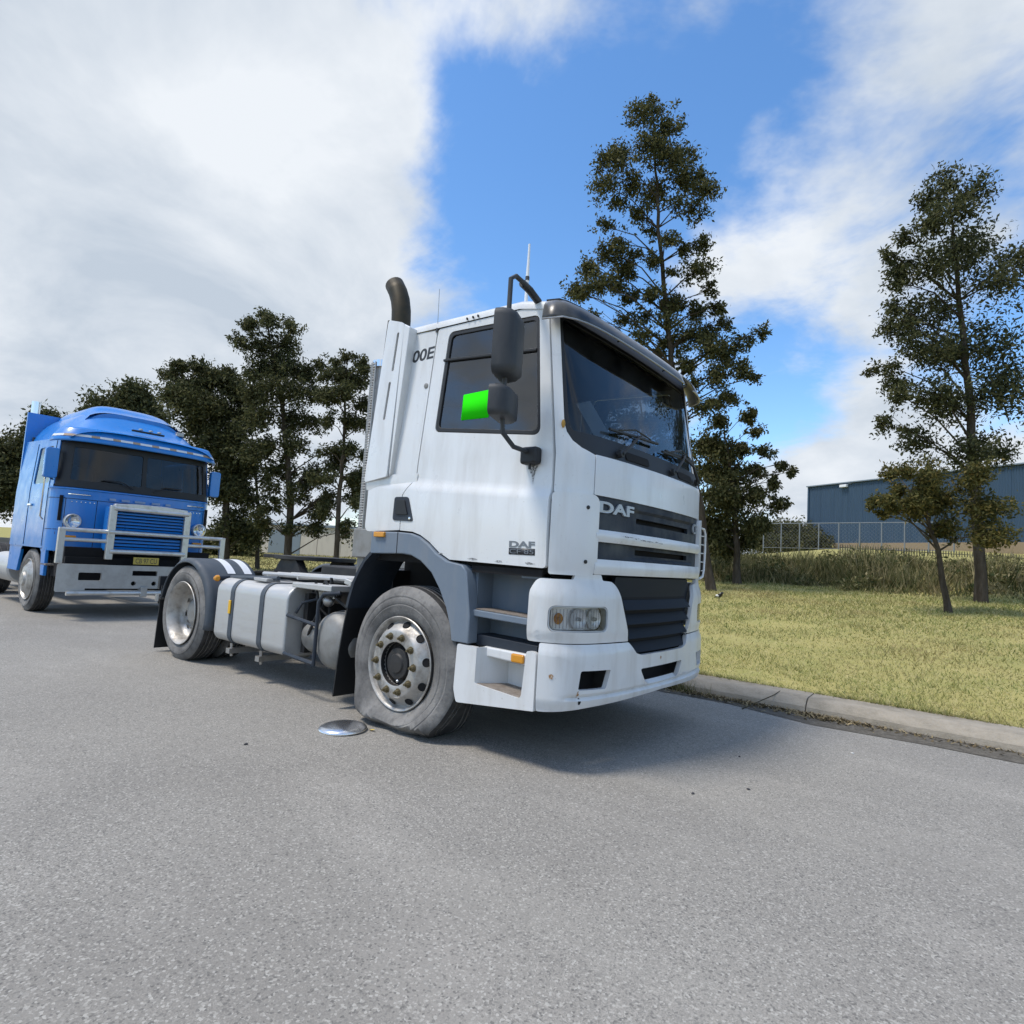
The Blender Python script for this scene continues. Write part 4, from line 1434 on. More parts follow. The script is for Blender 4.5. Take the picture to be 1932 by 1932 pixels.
def hand_holes(c, y, sgn, rad, n, parent, size, tilt, phase=0.0):
    me = None
    for k in range(n):
        a = 2 * math.pi * (k + phase) / n
        if me is None:
            o = MB().lathe([(size * 1.12, .0005), (size * 1.0, .0035), (size * .92, .001), (.0001, .0008)], (0, 0, 0), (0, sgn, 0), 16).build('hand_hole', M['void'], parent)
            me = o.data
        else:
            o = bpy.data.objects.new('hand_hole', me); COL.objects.link(o); o.parent = parent
        o.location = (c[0] + rad * math.sin(a), y, c[2] + rad * math.cos(a))
        o.rotation_mode = 'QUATERNION'
        nrm = Vector((math.sin(a) * tilt, sgn, math.cos(a) * tilt)).normalized()
        o.rotation_quaternion = Vector((0, sgn, 0)).rotation_difference(nrm)


def front_wheel(c, sgn, flat):
    w = empty('front_wheel'); w.parent = truck
    yo = sgn * 1.205
    tyre('tyre', c, .572, .325, yo, sgn * .905, w, sgn, .0 if flat else None)
    rim = MB().lathe([(.318, -.19), (.322, -.02), (.340, .008), (.345, .012), (.340, .017), (.332, .014), (.322, .002), (.316, -.022), (.309, -.027), (.300, -.020), (.278, .006), (.258, .032), (.244, .045), (.236, .048), (.166, .050), (.158, .046), (.155, .0)],
                     (c[0], yo, c[2]), (0, sgn, 0), 64).build('rim', M['alloy'], w, 50)
    hand_holes(c, yo + sgn * .0005, sgn, .287, 10, w, .029, .9, .25)
    studs(c, yo + sgn * .049, sgn, .203, 10, w, .021, .045)
    MB().lathe([(.156, .045), (.156, -.03), (.145, -.035), (.125, -.035), (.118, .015), (.110, .025), (.075, .028), (.065, .04), (.0001, .044)], (c[0], yo, c[2]), (0, sgn, 0), 32).build('hub', M['chassis'], w, 40)
    MB().blob((c[0] + .05, yo + sgn * .055, c[2] - .115), (.012, .008, .012), 8, 6).build('hub_clip', M['chrome'], w)
    MB().lathe([(.29, .10), (.29, .26), (.0001, .27)], (c[0], sgn * 1.06 + sgn * -.36, c[2]), (0, sgn, 0), 24).build('brake_drum', M['chassis'], w)
    return w


def rear_wheel(c, sgn):
    w = empty('rear_wheel'); w.parent = truck
    yo = sgn * 1.215
    tyre('tyre', c, .520, .325, yo, sgn * .935, w, sgn)
    tyre('tyre', c, .520, .325, sgn * .885, sgn * .605, w, sgn)
    rim = MB().lathe([(.318, -.20), (.322, -.02), (.340, .006), (.345, .010), (.340, .016), (.330, .010), (.318, -.006), (.300, -.035), (.290, -.10), (.285, -.135), (.262, -.150), (.245, -.172), (.215, -.176), (.145, -.178), (.13, -.17)],
                     (c[0], yo, c[2]), (0, sgn, 0), 64).build('rim', M['alloy'], w, 50)
    hand_holes(c, yo - sgn * .158, sgn, .250, 10, w, .024, .5, .25)
    studs(c, yo - sgn * .177, sgn, .190, 10, w, .017, .04, 'steel')
    MB().lathe([(.145, -.18), (.138, -.13), (.12, -.115), (.095, -.11), (.0001, -.108)], (c[0], yo, c[2]), (0, sgn, 0), 32).build('hub', M['grime_metal'], w, 40)
    return w


FA, RA = (0.0, 0, .488), (-3.585, 0, .505)
front_wheel(FA, -1, True)
front_wheel(FA, 1, True)
rear_wheel(RA, -1)
rear_wheel(RA, 1)

# ---------------- chassis
for s in (-1, 1):
    MB().prism([(.30, .0), (.38, .0), (.38, .008), (.308, .008), (.308, .252), (.38, .252), (.38, .26), (.30, .26)], lambda a, b, t, s=s: (t, s * (a + .05), .72 + b), -4.45, 1.30).build('chassis_rail', M['chassis'], truck)
for x in (-4.40, -3.9, -3.0, -2.2, -1.2, -.5):
    MB().box((x, 0, .85), (.07, .72, .20)).build('cross_member', M['chassis'], truck)
MB().tube([(FA[0], -.75, .46), (FA[0], -.5, .40), (FA[0], .5, .40), (FA[0], .75, .46)], .06, 10).build('front_axle', M['chassis'], truck)
MB().tube([(RA[0], -.85, .505), (RA[0], .85, .505)], .09, 12).build('rear_axle', M['chassis'], truck)
MB().blob((RA[0], 0, .52), (.26, .24, .26), 16, 10).build('differential', M['chassis'], truck)
MB().tube([(RA[0] + .2, 0, .55), (-.9, 0, .70)], .06, 10).build('drive_shaft', M['chassis'], truck)
MB().box((.35, 0, .92), (1.5, .74, .62)).build('engine_block', M['void'], truck, bevel=.04)
MB().box((1.20, 0, .88), (.12, 1.5, .62)).build('radiator', M['void'], truck)
MB().box((-.85, 0, .74), (.9, .45, .42)).build('gearbox', M['chassis'], truck, bevel=.05)
for s in (-1, 1):
    MB().tube([(FA[0] + t, s * .44, .62 - .12 * math.cos(t * 1.7) + .02) for t in (-.8, -.5, -.2, 0, .2, .5, .8)], .035, 6).build('leaf_spring', M['chassis'], truck)
    MB().lathe([(.11, 0), (.13, .06), (.12, .12), (.13, .18), (.11, .24)], (RA[0] - .42, s * .44, .50), (0, 0, 1), 16, True).build('air_spring', M['void'], truck)
    MB().tube([(.08, s * .82, 1.0), (.13, s * .86, 1.2)], .03, 8).build('shock_absorber', M['steel'], truck)

# fuel tank on the near side with two straps
tx0, tx1 = -2.92, -1.60
tk_prof = rrect(-1.175, -.52, .295, .935, (.10, .06, .06, .13), 7)
tk = MB().prism(tk_prof, lambda a, b, t: (t, a, b), tx0, tx1).build('fuel_tank', M['tank'], truck, 30, .022)
for x in (-2.58, -2.02):
    big = rrect(-1.183, -.50, .288, .943, (.105, .06, .06, .137), 7)
    sm_ = rrect(-1.1765, -.52, .294, .9365, (.10, .06, .06, .131), 7)
    b = MB(); n = len(big)
    vs = [(x - .035, a, z) for a, z in big] + [(x + .035, a, z) for a, z in big] + [(x - .035, a, z) for a, z in sm_] + [(x + .035, a, z) for a, z in sm_]
    fs = []
    for k in range(n):
        l = (k + 1) % n
        fs += [(k, l, n + l, n + k), (k, 2 * n + k, 2 * n + l, l), (n + k, n + l, 3 * n + l, 3 * n + k)]
    b.add(vs, fs)
    b.build('tank_strap', M['guard'], tk, 30)
    MB().tube([(x, -1.14, .30), (x, -1.13, .17)], .014, 6).build('strap_bolt', M['steel'], tk)
    MB().box((x, -.9, .225), (.07, .55, .05)).build('tank_bracket', M['steel'], tk)
MB().box((-2.60, -1.190, .66), (.045, .012, .135)).build('side_reflector', M['yellow_refl'], tk, bevel=.005)
MB().lathe([(.06, 0), (.06, .03), (.05, .045), (.0001, .05)], (-2.28, -.92, .935), (0, 0, 1), 18).build('filler_cap', M['grime_metal'], tk)
MB().prism([(-2.34, .945), (-2.12, .945), (-2.10, .975), (-2.36, .975)], lambda a, b, t: (a, t, b), -1.10, -1.00).build('tank_step', M['tank'], tk, bevel=.006)
# deck plate beyond the tank
MB().prism([(-1.62, .93), (-1.02, .93), (-1.02, .985), (-1.62, .975)], lambda a, b, t: (a, t, b), -1.13, -.90).build('deck_plate', M['tank'], truck, bevel=.01)
# catwalk frame
cw_ = MB()
for y in (-.88, -.72, -.56):
    cw_.tube([(-2.55, y, 1.005), (-.78, y, 1.045)], .022, 8)
for x in (-2.45, -1.9, -1.35, -.85):
    cw_.tube([(x, -.90, 1.0), (x, -.52, 1.0)], .016, 6)
cw_.build('catwalk_rail', M['tank'], truck)
MB().box((-.80, -.98, 1.03), (.10, .30, .05), Matrix.Rotation(.2, 3, 'Y')).build('catwalk_end', M['tank'], truck, bevel=.01)
# air receivers and their guard frame behind the front mudguard
for (x, y, z, rr, ln) in ((-1.02, -.98, .52, .245, .0), ):
    MB().lathe([(.0001, .30), (.10, .295), (.18, .275), (.225, .24), (.245, .19), (.245, -.19), (.225, -.24), (.18, -.275), (.0001, -.30)], (-.98, -.87, .52), (0, -1, 0), 36).build('air_receiver', M['grime_metal'], truck, 50)
MB().lathe([(.252, .10), (.256, .105), (.256, .135), (.252, .14)], (-.98, -.87, .52), (0, -1, 0), 36).build('receiver_band', M['steel'], truck)
MB().lathe([(.0001, .26), (.10, .25), (.14, .20), (.14, -.2), (.0001, -.22)], (-1.42, -.80, .50), (0, -1, 0), 24).build('air_dryer', M['grime_metal'], truck, 50)
gf = MB()
gf.tube([(-.92, -1.10, .93), (-1.06, -1.17, .91), (-1.10, -1.185, .84), (-1.10, -1.185, .30)], .017, 8)
gf.tube([(-1.58, -1.17, .68), (-1.10, -1.185, .64)], .017, 8)
gf.tube([(-1.58, -1.17, .34), (-1.10, -1.185, .315)], .020, 8)
gf.tube([(-1.56, -1.10, .70), (-1.50, -1.08, .80), (-1.40, -.98, .84), (-1.28, -.90, .84)], .014, 6)
gf.build('receiver_guard', M['dark'], truck)
MB().span((-1.56, -1.02, .34), (-1.50, -.60, .88)).build('tank_end_plate', M['chassis'], truck)
MB().blob((-1.25, -.98, .83), (.06, .05, .05), 10, 6).build('valve_block', M['steel'], truck)
MB().span((-.74, -.72, .60), (-.70, -.42, 1.15)).build('mudguard_stay', M['chassis'], truck)

# hoses, valves and brackets crowded between the tank and the mudguard
for k, (x0, z0, x1, z1, yy) in enumerate(((-1.5, .9, -1.2, .55, -.98), (-1.46, .62, -1.15, .88, -.94), (-1.36, .92, -.95, .80, -1.0), (-1.48, .45, -1.18, .70, -1.02), (-1.3, .95, -1.28, .40, -.90))):
    MB().tube([(x0, yy, z0), (x0 + .3 * (x1 - x0), yy - .04, z0 + .09), (x0 + .7 * (x1 - x0), yy - .03, z1 + .07), (x1, yy, z1)], .013, 6).build('brake_hose', M['black'], truck)
MB().box((-1.40, -.93, .88), (.12, .10, .10)).build('relay_valve', M['steel'], truck, bevel=.012)
MB().box((-1.20, -.96, .90), (.09, .09, .07)).build('relay_valve', M['chassis'], truck, bevel=.012)
MB().tube([(-1.16, -.98, .86), (-1.16, -.98, .95)], .022, 8).build('drain_valve', M['steel'], truck)
MB().span((-1.50, -.82, .80), (-.80, -.78, .97)).build('valve_plate', M['chassis'], truck)

# fifth wheel, its ramps and mounting plate
fw = MB()
ring = [(-2.95 + .47 * math.cos(a), .47 * math.sin(a)) for a in [math.radians(q) for q in range(-150, 151, 15)]]
ring = [p for p in ring] + [(-3.62, .30), (-3.22, .06), (-3.22, -.06), (-3.62, -.30)]
fw.prism(ring, lambda a, b, t: (a, b, t - .03 * (a + 2.95) * 0), 1.155, 1.20)
f5 = fw.build('fifth_wheel', M['chassis'], truck, 30, .006)
for s in (-1, 1):
    MB().prism([(-3.2, .98), (-2.6, .98), (-2.75, 1.16), (-3.05, 1.16)], lambda a, b, t, s=s: (a, s * t, b), .30, .40).build('fifth_wheel_bracket', M['chassis'], f5)
MB().box((-2.9, 0, .985), (1.2, .9, .02)).build('mounting_plate', M['chassis'], f5)
MB().span((-2.2, -.44, 1.00), (-.75, .44, 1.13)).build('coupling_beam', M['chassis'], truck, bevel=.02)
MB().span((-1.9, .30, 1.13), (-.62, .40, 1.21)).build('rear_crossbar', M['grime_metal'], truck, bevel=.01)

# rear mudguards: curved shells with two white bands, lamps on the leading edge, flaps behind
for s in (-1, 1):
    RG, y0, y1 = .605, 1.225, .585
    def gp(a, b, o=0.0, s=s):
        t = math.radians(-80 + 184 * a)                         # from behind the wheel over its top
        edge = .045 * (sstep(.0, .06, b) * sstep(1, .94, b)) - .045
        rr = RG + edge + o
        return (RA[0] + rr * math.sin(t), s * (y0 - (y0 - y1) * b), RA[2] + .01 + rr * math.cos(t) * .985)
    g = MB().grid(lambda a, b: gp(a, b), 30, 16).build('rear_mudguard', M['guard'], truck, 50)
    g.modifiers.new('thickness', 'SOLIDIFY').thickness = .012
    for (b0, b1) in ((.44, .58), (.74, .88)):
        MB().grid(lambda a, b: gp(.33 + .33 * a, b0 + (b1 - b0) * b, .003), 20, 2).build('white_band', M['white_band'], g)
    MB().box((RA[0] - .60, s * .92, .40), (.014, .58, .72), Matrix.Rotation(.05, 3, 'Y')).build('rear_flap', M['black'], truck)
    MB().tube([(RA[0] - .59, s * 1.24, .58), (RA[0] - .59, s * 1.24, .66)], .028, 8).build('flap_clamp', M['steel'], truck)
    MB().tube([(RA[0] - .58, s * .45, .62), (RA[0] - .58, s * 1.24, .62)], .02, 8).build('mudguard_stay', M['steel'], truck)
    MB().tube([(RA[0] + .62, s * 1.02, .935), (RA[0] + 1.55, s * 1.02, .985)], .022, 8).build('mudguard_tube', M['guard'], truck)
    lp = MB().lathe([(.0001, .045), (.02, .04), (.032, .022), (.034, 0)], (RA[0] + .62, s * 1.155, .925), (.2, s, 0), 16).build('side_lamp', M['amber'], truck)
    MB().tube([(RA[0] + .62, s * 1.15, .925), (RA[0] + .62, s * 1.0, .935)], .026, 8).build('lamp_stalk', M['dark'], truck)
    MB().span((-4.44, s * .62, .70), (-4.38, s * 1.15, .86)).build('tail_lamp', M['black'], truck, bevel=.01)

# ---------------- exhaust stack with perforated guard, boxes and hoses behind the cab
stk = MB().tube([(-.90, -.86, 1.35), (-.90, -.86, 2.98)], .075, 20).build('exhaust_stack', M['steel'], truck)
gdm = MB()
for k in range(64):
    z = 1.50 + k * .0235
    gdm.tube([(-.90 - .105 * math.cos(math.radians(q)), -.86 - .105 * math.sin(math.radians(q)), z) for q in range(-100, 101, 20)], .0055, 4)
for q in range(-100, 101, 20):
    gdm.tube([(-.90 - .105 * math.cos(math.radians(q)), -.86 - .105 * math.sin(math.radians(q)), 1.49) , (-.90 - .105 * math.cos(math.radians(q)), -.86 - .105 * math.sin(math.radians(q)), 3.0)], .006, 4)
gdm.build('stack_guard', M['tank'], truck)
MB().tube([(-.90, -.86, 2.96), (-.90, -.86, 3.02)], .10, 16).build('stack_cap', M['chrome'], truck)
MB().box((-.86, -.84, 1.37), (.26, .26, .25)).build('battery_box', M['grime_metal'], truck, bevel=.01)
MB().span((-.97, -.92, 1.0), (-.88, -.80, 1.25)).build('stack_post', M['grime_metal'], truck)
MB().span((-.80, -.95, 1.28), (-.58, -.70, 1.62)).build('air_intake', M['void'], truck)
MB().span((-.70, -.75, 1.5), (-.58, .75, 2.3)).build('equipment_panel', M['arch'], truck)
for k, yy in enumerate((-.42, -.30, -.16)):
    MB().tube([(-.66, yy, 2.25), (-.80, yy - .05, 2.32), (-.98, yy - .08, 2.2), (-1.05, yy - .08, 1.95), (-1.0, yy - .05, 1.72), (-.85, yy, 1.62), (-.70, yy, 1.7)], .013, 6).build('air_hose', M['black'], truck)
MB().blob((-.66, -1.04, 2.23), (.035, .03, .035), 12, 8).build('work_lamp', M['black'], truck)

# ---------------- loose things that belong to the truck's neighbourhood
gs = panel('green_sheet', rpoly([(.372, 2.305), (.640, 2.300), (.640, 2.508), (.372, 2.500)], .008, 2), [], lambda x, z: (x, -(side_y(x, z) - .013), z), M['green'], None, (0, -1, 0), .0015, 0)
tag(gs, 'plain bright green sheet in the driver side window of the white truck', 'sheet')
pa = MB().box((1.20, -.62, 2.345), (.004, .20, .28), Matrix.Rotation(.35, 3, 'X') @ Matrix.Rotation(-.45, 3, 'Y')).build('paper_sheet', M['paper'])
tag(pa, 'white paper sheet propped behind the windscreen of the white truck', 'paper')

cap = MB().lathe([(.0001, .046), (.05, .045), (.10, .041), (.14, .033), (.165, .022), (.174, .010), (.172, .003), (.160, .0005)], (0, 0, 0), (0, 0, 1), 40).build('hub_cap', M['polished'], None, 60)
cap.location = (-.255, -1.475, .002)
cap.rotation_euler = (.03, -.02, 0)
tag(cap, 'round shiny metal hub cap lying on the asphalt beside the flat tyre', 'hub cap')


# ================================================================== the blue truck behind
bt_ = empty('cab_over_truck', (0, 0, 0))
tag(bt_, 'bright blue cab-over truck with silver bull bar, parked behind the white truck', 'truck')
BC, XF = -.10, -8.0            # its centre line and the plane of its screen
def bx_(y):
    return BC + y
BP = Plan([(0, 0), (-.01, .4), (-.03, .8), (-.07, 1.02), (-.14, 1.14), (-.26, 1.205), (-.40, 1.22), (-1.7, 1.22)])
def bf(u, v, o=0.0):
    q = BP.at(u, o)
    return (XF + q[0] - .10 * max(0, v - 2.0), BC + q[1] * (1 - .05 * max(0, v - 2.0)), v)
ue_ = BP.ux(-.40, 1)
# front skin below the screen
panel('cab_front', rrect(-ue_, ue_, 1.02, 2.03, .03), [], bf, M['blue'], bt_, (1, 0, 0), .03, .01, ucuts(-ue_, ue_, 36) + vcuts([1.4, 1.7]))
MB().tube([bf(-ue_ + 2 * ue_ * k / 30, 2.02, .006) for k in range(31)], .016, 6).build('belt_moulding', M['blue'], bt_)
uh = BP.uy(1.06)
sc_ = panel('screen_surround', rrect(-ue_ + .12, ue_ - .12, 2.045, 2.80, .03), [rrect(-uh, -.035, 2.165, 2.70, .03), rrect(.035, uh, 2.165, 2.70, .03)], lambda u, v: bf(u, v, -.006), M['black'], bt_, (1, 0, 0), .03, .004, ucuts(-ue_, ue_, 30) + vcuts([2.3, 2.5]))
for s in (-1, 1):
    panel('windscreen_pane', rrect(min(s * .035, s * uh), max(s * .035, s * uh), 2.165, 2.70, .03), [], lambda u, v: bf(u, v, -.02), M['screen'], sc_, (1, 0, 0), 0, 0, ucuts(-uh, uh, 24) + vcuts([2.4]))
    MB().tube([bf(s * .16, 2.11, .03), bf(s * .34, 2.20, .05), bf(s * .62, 2.205, .04)], .010, 6).build('wiper', M['black'], sc_)
    # A pillar
    panel('corner_pillar', rrect(min(s * (ue_ - .14), s * ue_), max(s * (ue_ - .14), s * ue_), 2.03, 2.86, .01), [], bf, M['blue'], bt_, (1, s, 0), .03, .006, ucuts(-ue_, ue_, 60) + vcuts([2.4]))
    # side of the cab with its door window, and sleeper side
    ys_ = lambda z, s=s: BC + s * 1.22 * (1 - .05 * max(0, z - 2.0))
    hole = rpoly([(-9.35, 2.10), (-8.52, 2.10), (-8.62, 2.72), (-9.35, 2.72)], .05, 4)
    dr_ = panel('cab_side', rpoly([(-10.3, 1.05), (-8.41, 1.05), (-8.41, 2.0), (-8.50, 2.84), (-10.3, 2.90)], .02, 2), [hole], lambda x, z, f_=ys_: (x, f_(z), z), M['blue'], bt_, (0, s, 0), .03, .008, vcuts([2.0, 2.4]))
    panel('door_window', hole, [], lambda x, z, f_=ys_, s=s: (x, f_(z) - s * .015, z), M['glass'], dr_, (0, s, 0), 0, 0)
    for xx in (-9.45, -8.46):
        MB().tube([(xx, ys_(1.1) + s * .001, 1.08), (xx, ys_(2.0) + s * .001, 2.0), (xx - .02, ys_(2.8) + s * .001, 2.80)], .006, 4).build('door_seam', M['void'], dr_)
    MB().box((-9.3, ys_(1.7) + s * .02, 1.75), (.16, .03, .04)).build('door_handle', M['chrome'], dr_, bevel=.01)
    # mirror in body colour
    MB().tube([(-8.35, ys_(2.6), 2.62), (-8.22, BC + s * 1.32, 2.60), (-8.22, BC + s * 1.34, 2.2), (-8.35, ys_(2.1), 2.15)], .014, 6).build('mirror_arm', M['black'], bt_)
    MB().prism(rrect(BC + s * 1.29 - .09, BC + s * 1.29 + .09, 2.16, 2.64, .04), lambda a, b, t: (t + .03 * s * 0, a, b), -8.28, -8.18).build('mirror_head', M['blue'], bt_, bevel=.015)
    # wheel, arch and tank of the near chassis
    w = empty('front_wheel'); w.parent = bt_
    tyre('tyre', (-9.05, 0, .52), .52, .325, BC + s * 1.20, BC + s * .92, w, s)
    MB().lathe([(.32, -.18), (.335, .01), (.33, .014), (.31, -.02), (.26, .0), (.22, .04), (.12, .05), (.10, .08), (.0001, .085)], (-9.05, BC + s * 1.20, .52), (0, s, 0), 40).build('rim', M['alloy'], w, 50)
    MB().prism([(-9.72, .62), (-9.60, .98), (-9.32, 1.18), (-8.78, 1.18), (-8.48, .98), (-8.40, .62), (-8.25, .62), (-8.25, 1.06), (-10.3, 1.06), (-10.3, .62)], lambda a, b, t: (a, t, b), BC + s * 1.16, BC + s * 1.21).build('wheel_arch', M['blue'], bt_, bevel=.01)
    MB().span((-9.75, BC + s * .6, .60), (-8.3, BC + s * .62, 1.16)).build('arch_wall', M['void'], bt_)
    MB().lathe([(.0001, 0), (.24, 0), (.27, .03), (.27, 1.32), (.24, 1.35), (.0001, 1.35)], (-11.75, BC + s * .92, .62), (1, 0, 0), 32).build('fuel_tank', M['tank'], bt_)
    MB().span((-15.5, BC + s * .36, .72), (-8.2, BC + s * .44, .98)).build('chassis_rail', M['chassis'], bt_)
    for xr in (-12.9, -14.25):
        w = empty('rear_wheel'); w.parent = bt_
        tyre('tyre', (xr, 0, .52), .52, .325, BC + s * 1.22, BC + s * .62, w, s)
        MB().lathe([(.32, -.2), (.335, .01), (.32, -.01), (.29, -.12), (.22, -.16), (.14, -.17), (.13, -.05), (.0001, -.04)], (xr, BC + s * 1.22, .52), (0, s, 0), 32).build('rim', M['alloy'], w, 50)
    # high intake / exhaust behind the cab
    MB().tube([(-10.5, BC + s * 1.05, .9), (-10.5, BC + s * 1.05, 3.7)], .07, 14).build('exhaust_stack', M['chrome'], bt_)

# visor: blue brow with a light strip of white and amber
def brow(a, b):
    u = (a * 2 - 1) * (ue_ - .10)
    q = bf(u, 2.80, .02 + .13 * math.sin(b * 1.35))
    return (q[0], q[1], 3.035 - .24 * b - .03 * abs(a * 2 - 1) ** 3)
MB().grid(brow, 36, 8).build('sun_brow', M['blue'], bt_, 60).modifiers.new('thickness', 'SOLIDIFY').thickness = .02
n_ = 9
for k in range(n_):
    a0, a1 = k / n_, (k + .62) / n_
    MB().grid(lambda a, b: (lambda p: (p[0] + .006, p[1], p[2]))(brow(a0 + (a1 - a0) * a, .52 + .16 * b)), 6, 1).build('reflective_strip', M['white_band'], bt_)
    MB().grid(lambda a, b: (lambda p: (p[0] + .006, p[1], p[2]))(brow(a1 + (1 / n_ - (a1 - a0)) * a, .52 + .16 * b)), 4, 1).build('amber_strip', Mat('faded_amber', (.42, .30, .20), .6).m if k == 0 else bpy.data.materials['faded_amber'], bt_)
# roof: domed fairing that steps up behind the brow
def bfair(a, b):
    u = (b * 2 - 1)
    x = -8.02 - 2.28 * a
    rise = .50 * sstep(0, .42, a)
    prof = max(0.0, 1 - abs(u) ** 3.2)
    return (x + .04 * (1 - u * u), BC + u * (1.13 - .14 * sstep(0, .5, a) * (1 - prof) * 0), 2.93 + (.08 + rise) * prof ** .8 - .10 * abs(u) ** 6)
MB().grid(bfair, 24, 32).build('roof_fairing', M['blue'], bt_, 60)
def bpod(a, b):
    u = b * 2 - 1
    pr = max(0.0, 1 - abs(u) ** 4) ** .6
    return (-8.62 - 1.6 * a, BC + u * .80, 3.24 + (.20 + .18 * sstep(0, .25, a)) * pr)
pod = MB().grid(bpod, 16, 24)
pod.grid(lambda a, b: (-8.62 + .03 * (1 - a), BC + (b * 2 - 1) * .80, 3.10 + (.34 * max(0.0, 1 - abs(b * 2 - 1) ** 4) ** .6) * a), 5, 24)
pod.build('roof_pod', M['blue'], bt_, 45)
MB().box((-8.55, BC + .70, 3.27), (.10, .13, .075)).build('roof_lamp', M['steel'], bt_, bevel=.012)
MB().box((-8.17, BC + .03, 3.135), (.05, .52, .030)).build('horn_bar', M['black'], bt_, bevel=.006)
for k, yy in enumerate((-.10, .06, .20)):
    MB().lathe([(.0001, .03), (.03, .022), (.036, 0)], (-8.15, BC + yy, 3.16), (0, 0, 1), 12).build('horn', M['letter'], bt_)
MB().span((-10.33, BC - 1.2, 1.0), (-10.28, BC + 1.2, 3.45)).build('rear_wall', M['blue'], bt_)
MB().span((-10.25, BC - 1.1, 1.9), (-10.2, BC + 1.1, 3.0)).build('rear_lining', M['trim'], bt_)
MB().span((-10.25, BC - 1.15, 1.28), (-8.15, BC + 1.15, 1.32)).build('cab_floor', M['trim'], bt_)
MB().prism([(-8.22, 1.3), (-8.75, 1.3), (-8.70, 2.05), (-8.22, 2.16)], lambda a, b, t: (a, t, b), BC - 1.1, BC + 1.1).build('dashboard', M['trim'], bt_, bevel=.02)
for s in (-1, 1):
    MB().box((-9.4, BC + s * .58, 2.15), (.16, .5, .75)).build('seat_back', M['seat'], bt_, bevel=.05)
# white lettering strip and chrome trim above the grille
for k, (uu, ww) in enumerate(((-.46, .09), (-.27, .12), (-.05, .16), (.20, .13), (.40, .08))):
    MB().box((XF + .035, BC + uu, 1.90), (.012, ww, .035)).build('chip_patch', Mat('chipped_paint', (.28, .36, .48), .7).m if k == 0 else bpy.data.materials['chipped_paint'], bt_)

# grille: louvres in a silver frame, standing proud of the cab
XG = -7.55
gl = MB().span((XG - .30, BC - .60, 1.06), (XG - .06, BC + .60, 1.78)).build('grille_box', M['blue'], bt_, bevel=.03)
MB().span((XG - .055, BC - .52, 1.08), (XG - .05, BC + .52, 1.74)).build('grille_void', M['void'], gl)
for k in range(6):
    z = 1.42 + .052 * k
    MB().box((XG - .03, BC, z), (.04, 1.04, .020), Matrix.Rotation(.5, 3, 'Y')).build('louvre', M['blue'], gl)
for k in range(4):
    z = 1.115 + .055 * k
    MB().box((XG - .035, BC, z), (.03, 1.0, .026), Matrix.Rotation(.5, 3, 'Y')).build('louvre', M['blue'], gl)
_m = Mat('silver_bar', (.62, .62, .60), .38, .75)
_m.mix(_m.noise(9, 5, .6, (1, 1, 1), .5, .75), (.32, .29, .25), .6)
M['bar'] = _m.m
MB().prism([(-.60, 1.72), (.60, 1.72), (.56, 1.82), (.20, 1.845), (-.20, 1.845), (-.56, 1.82)], lambda a, b, t: (t, BC + a, b), XG - .07, XG + .02).build('grille_crown', M['bar'], bt_, bevel=.015)
for s in (-1, 1):
    MB().box((XG, BC + s * .57, 1.36), (.07, .105, .86)).build('bar_post', M['bar'], bt_, bevel=.012)
for (z, y, rr) in ((1.745, .57, .038), (1.365, .60, .034), (1.06, .57, .038)):
    MB().tube([(XG + .02, BC - y, z), (XG + .02, BC + y, z)], rr, 10).build('bar_tube', M['bar'], bt_)
for s in (-1, 1):
    MB().tube([(XG, BC + s * .60, 1.365), (XG, BC + s * 1.22, 1.365)], .032, 10).build('bar_tube', M['bar'], bt_)
    MB().tube([(XG, BC + s * .60, 1.215), (XG, BC + s * 1.20, 1.215)], .030, 10).build('bar_tube', M['bar'], bt_)
    MB().box((XG, BC + s * 1.22, 1.12), (.06, .09, .54)).build('bar_post', M['bar'], bt_, bevel=.01)
    hl_ = MB().lathe([(.115, -.04), (.118, .03), (.108, .04), (.10, .035)], (XF + .01, BC + s * .98, 1.50), (1, 0, 0), 28).build('headlamp', M['bar'], bt_)
    MB().lathe([(.10, .035), (.07, .01), (.03, -.01), (.0001, -.015)], (XF + .01, BC + s * .98, 1.50), (1, 0, 0), 24).build('reflector', M['chrome'], hl_)
    MB().lathe([(.102, .036), (.08, .048), (.04, .056), (.0001, .058)], (XF + .01, BC + s * .98, 1.50), (1, 0, 0), 24).build('lens', M['lens'], hl_)
    MB().box((XF - .10, BC + s * 1.13, 1.70), (.02, .045, .40)).build('air_scoop', M['void'], bt_)
# bumper of folded plate: slot, two round holes, skid tube below
XB = -7.48
_m = Mat('bumper_plate', (.42, .42, .41), .5, .5)
_m.mix(_m.noise(5, 6, .65, (1, 1, 1), .45, .7), (.28, .27, .25), .6)
M['bplate'] = _m.m
circ = lambda cy, cz, rr: [(cy + rr * math.cos(k * .5236), cz + rr * math.sin(k * .5236)) for k in range(12)]
bpn = panel('bumper', rrect(-1.22, 1.22, .42, .845, .03), [rrect(-.22, .155, .685, .765, .006), circ(-.19, .56, .037), circ(.115, .56, .037), rrect(-.85, -.10, .448, .478, .004), rrect(.02, .85, .448, .478, .004)] +
            [rrect(s_, s_ + .30, .60, .72, .02) for s_ in (-.95, .65)], lambda u, v: (XB - .10 * (abs(u) / 1.22) ** 4, BC + u, v), M['bplate'], bt_, (1, 0, 0), .05, .008, ucuts(-1.22, 1.22, 24))
MB().tube([(XB + .02, BC - 1.1, .405), (XB + .02, BC + 1.1, .405)], .035, 10).build('skid_tube', M['bar'], bpn)
MB().span((XB - .25, BC - 1.1, .44), (XB - .20, BC + 1.1, .95)).build('bumper_void', M['void'], bpn)
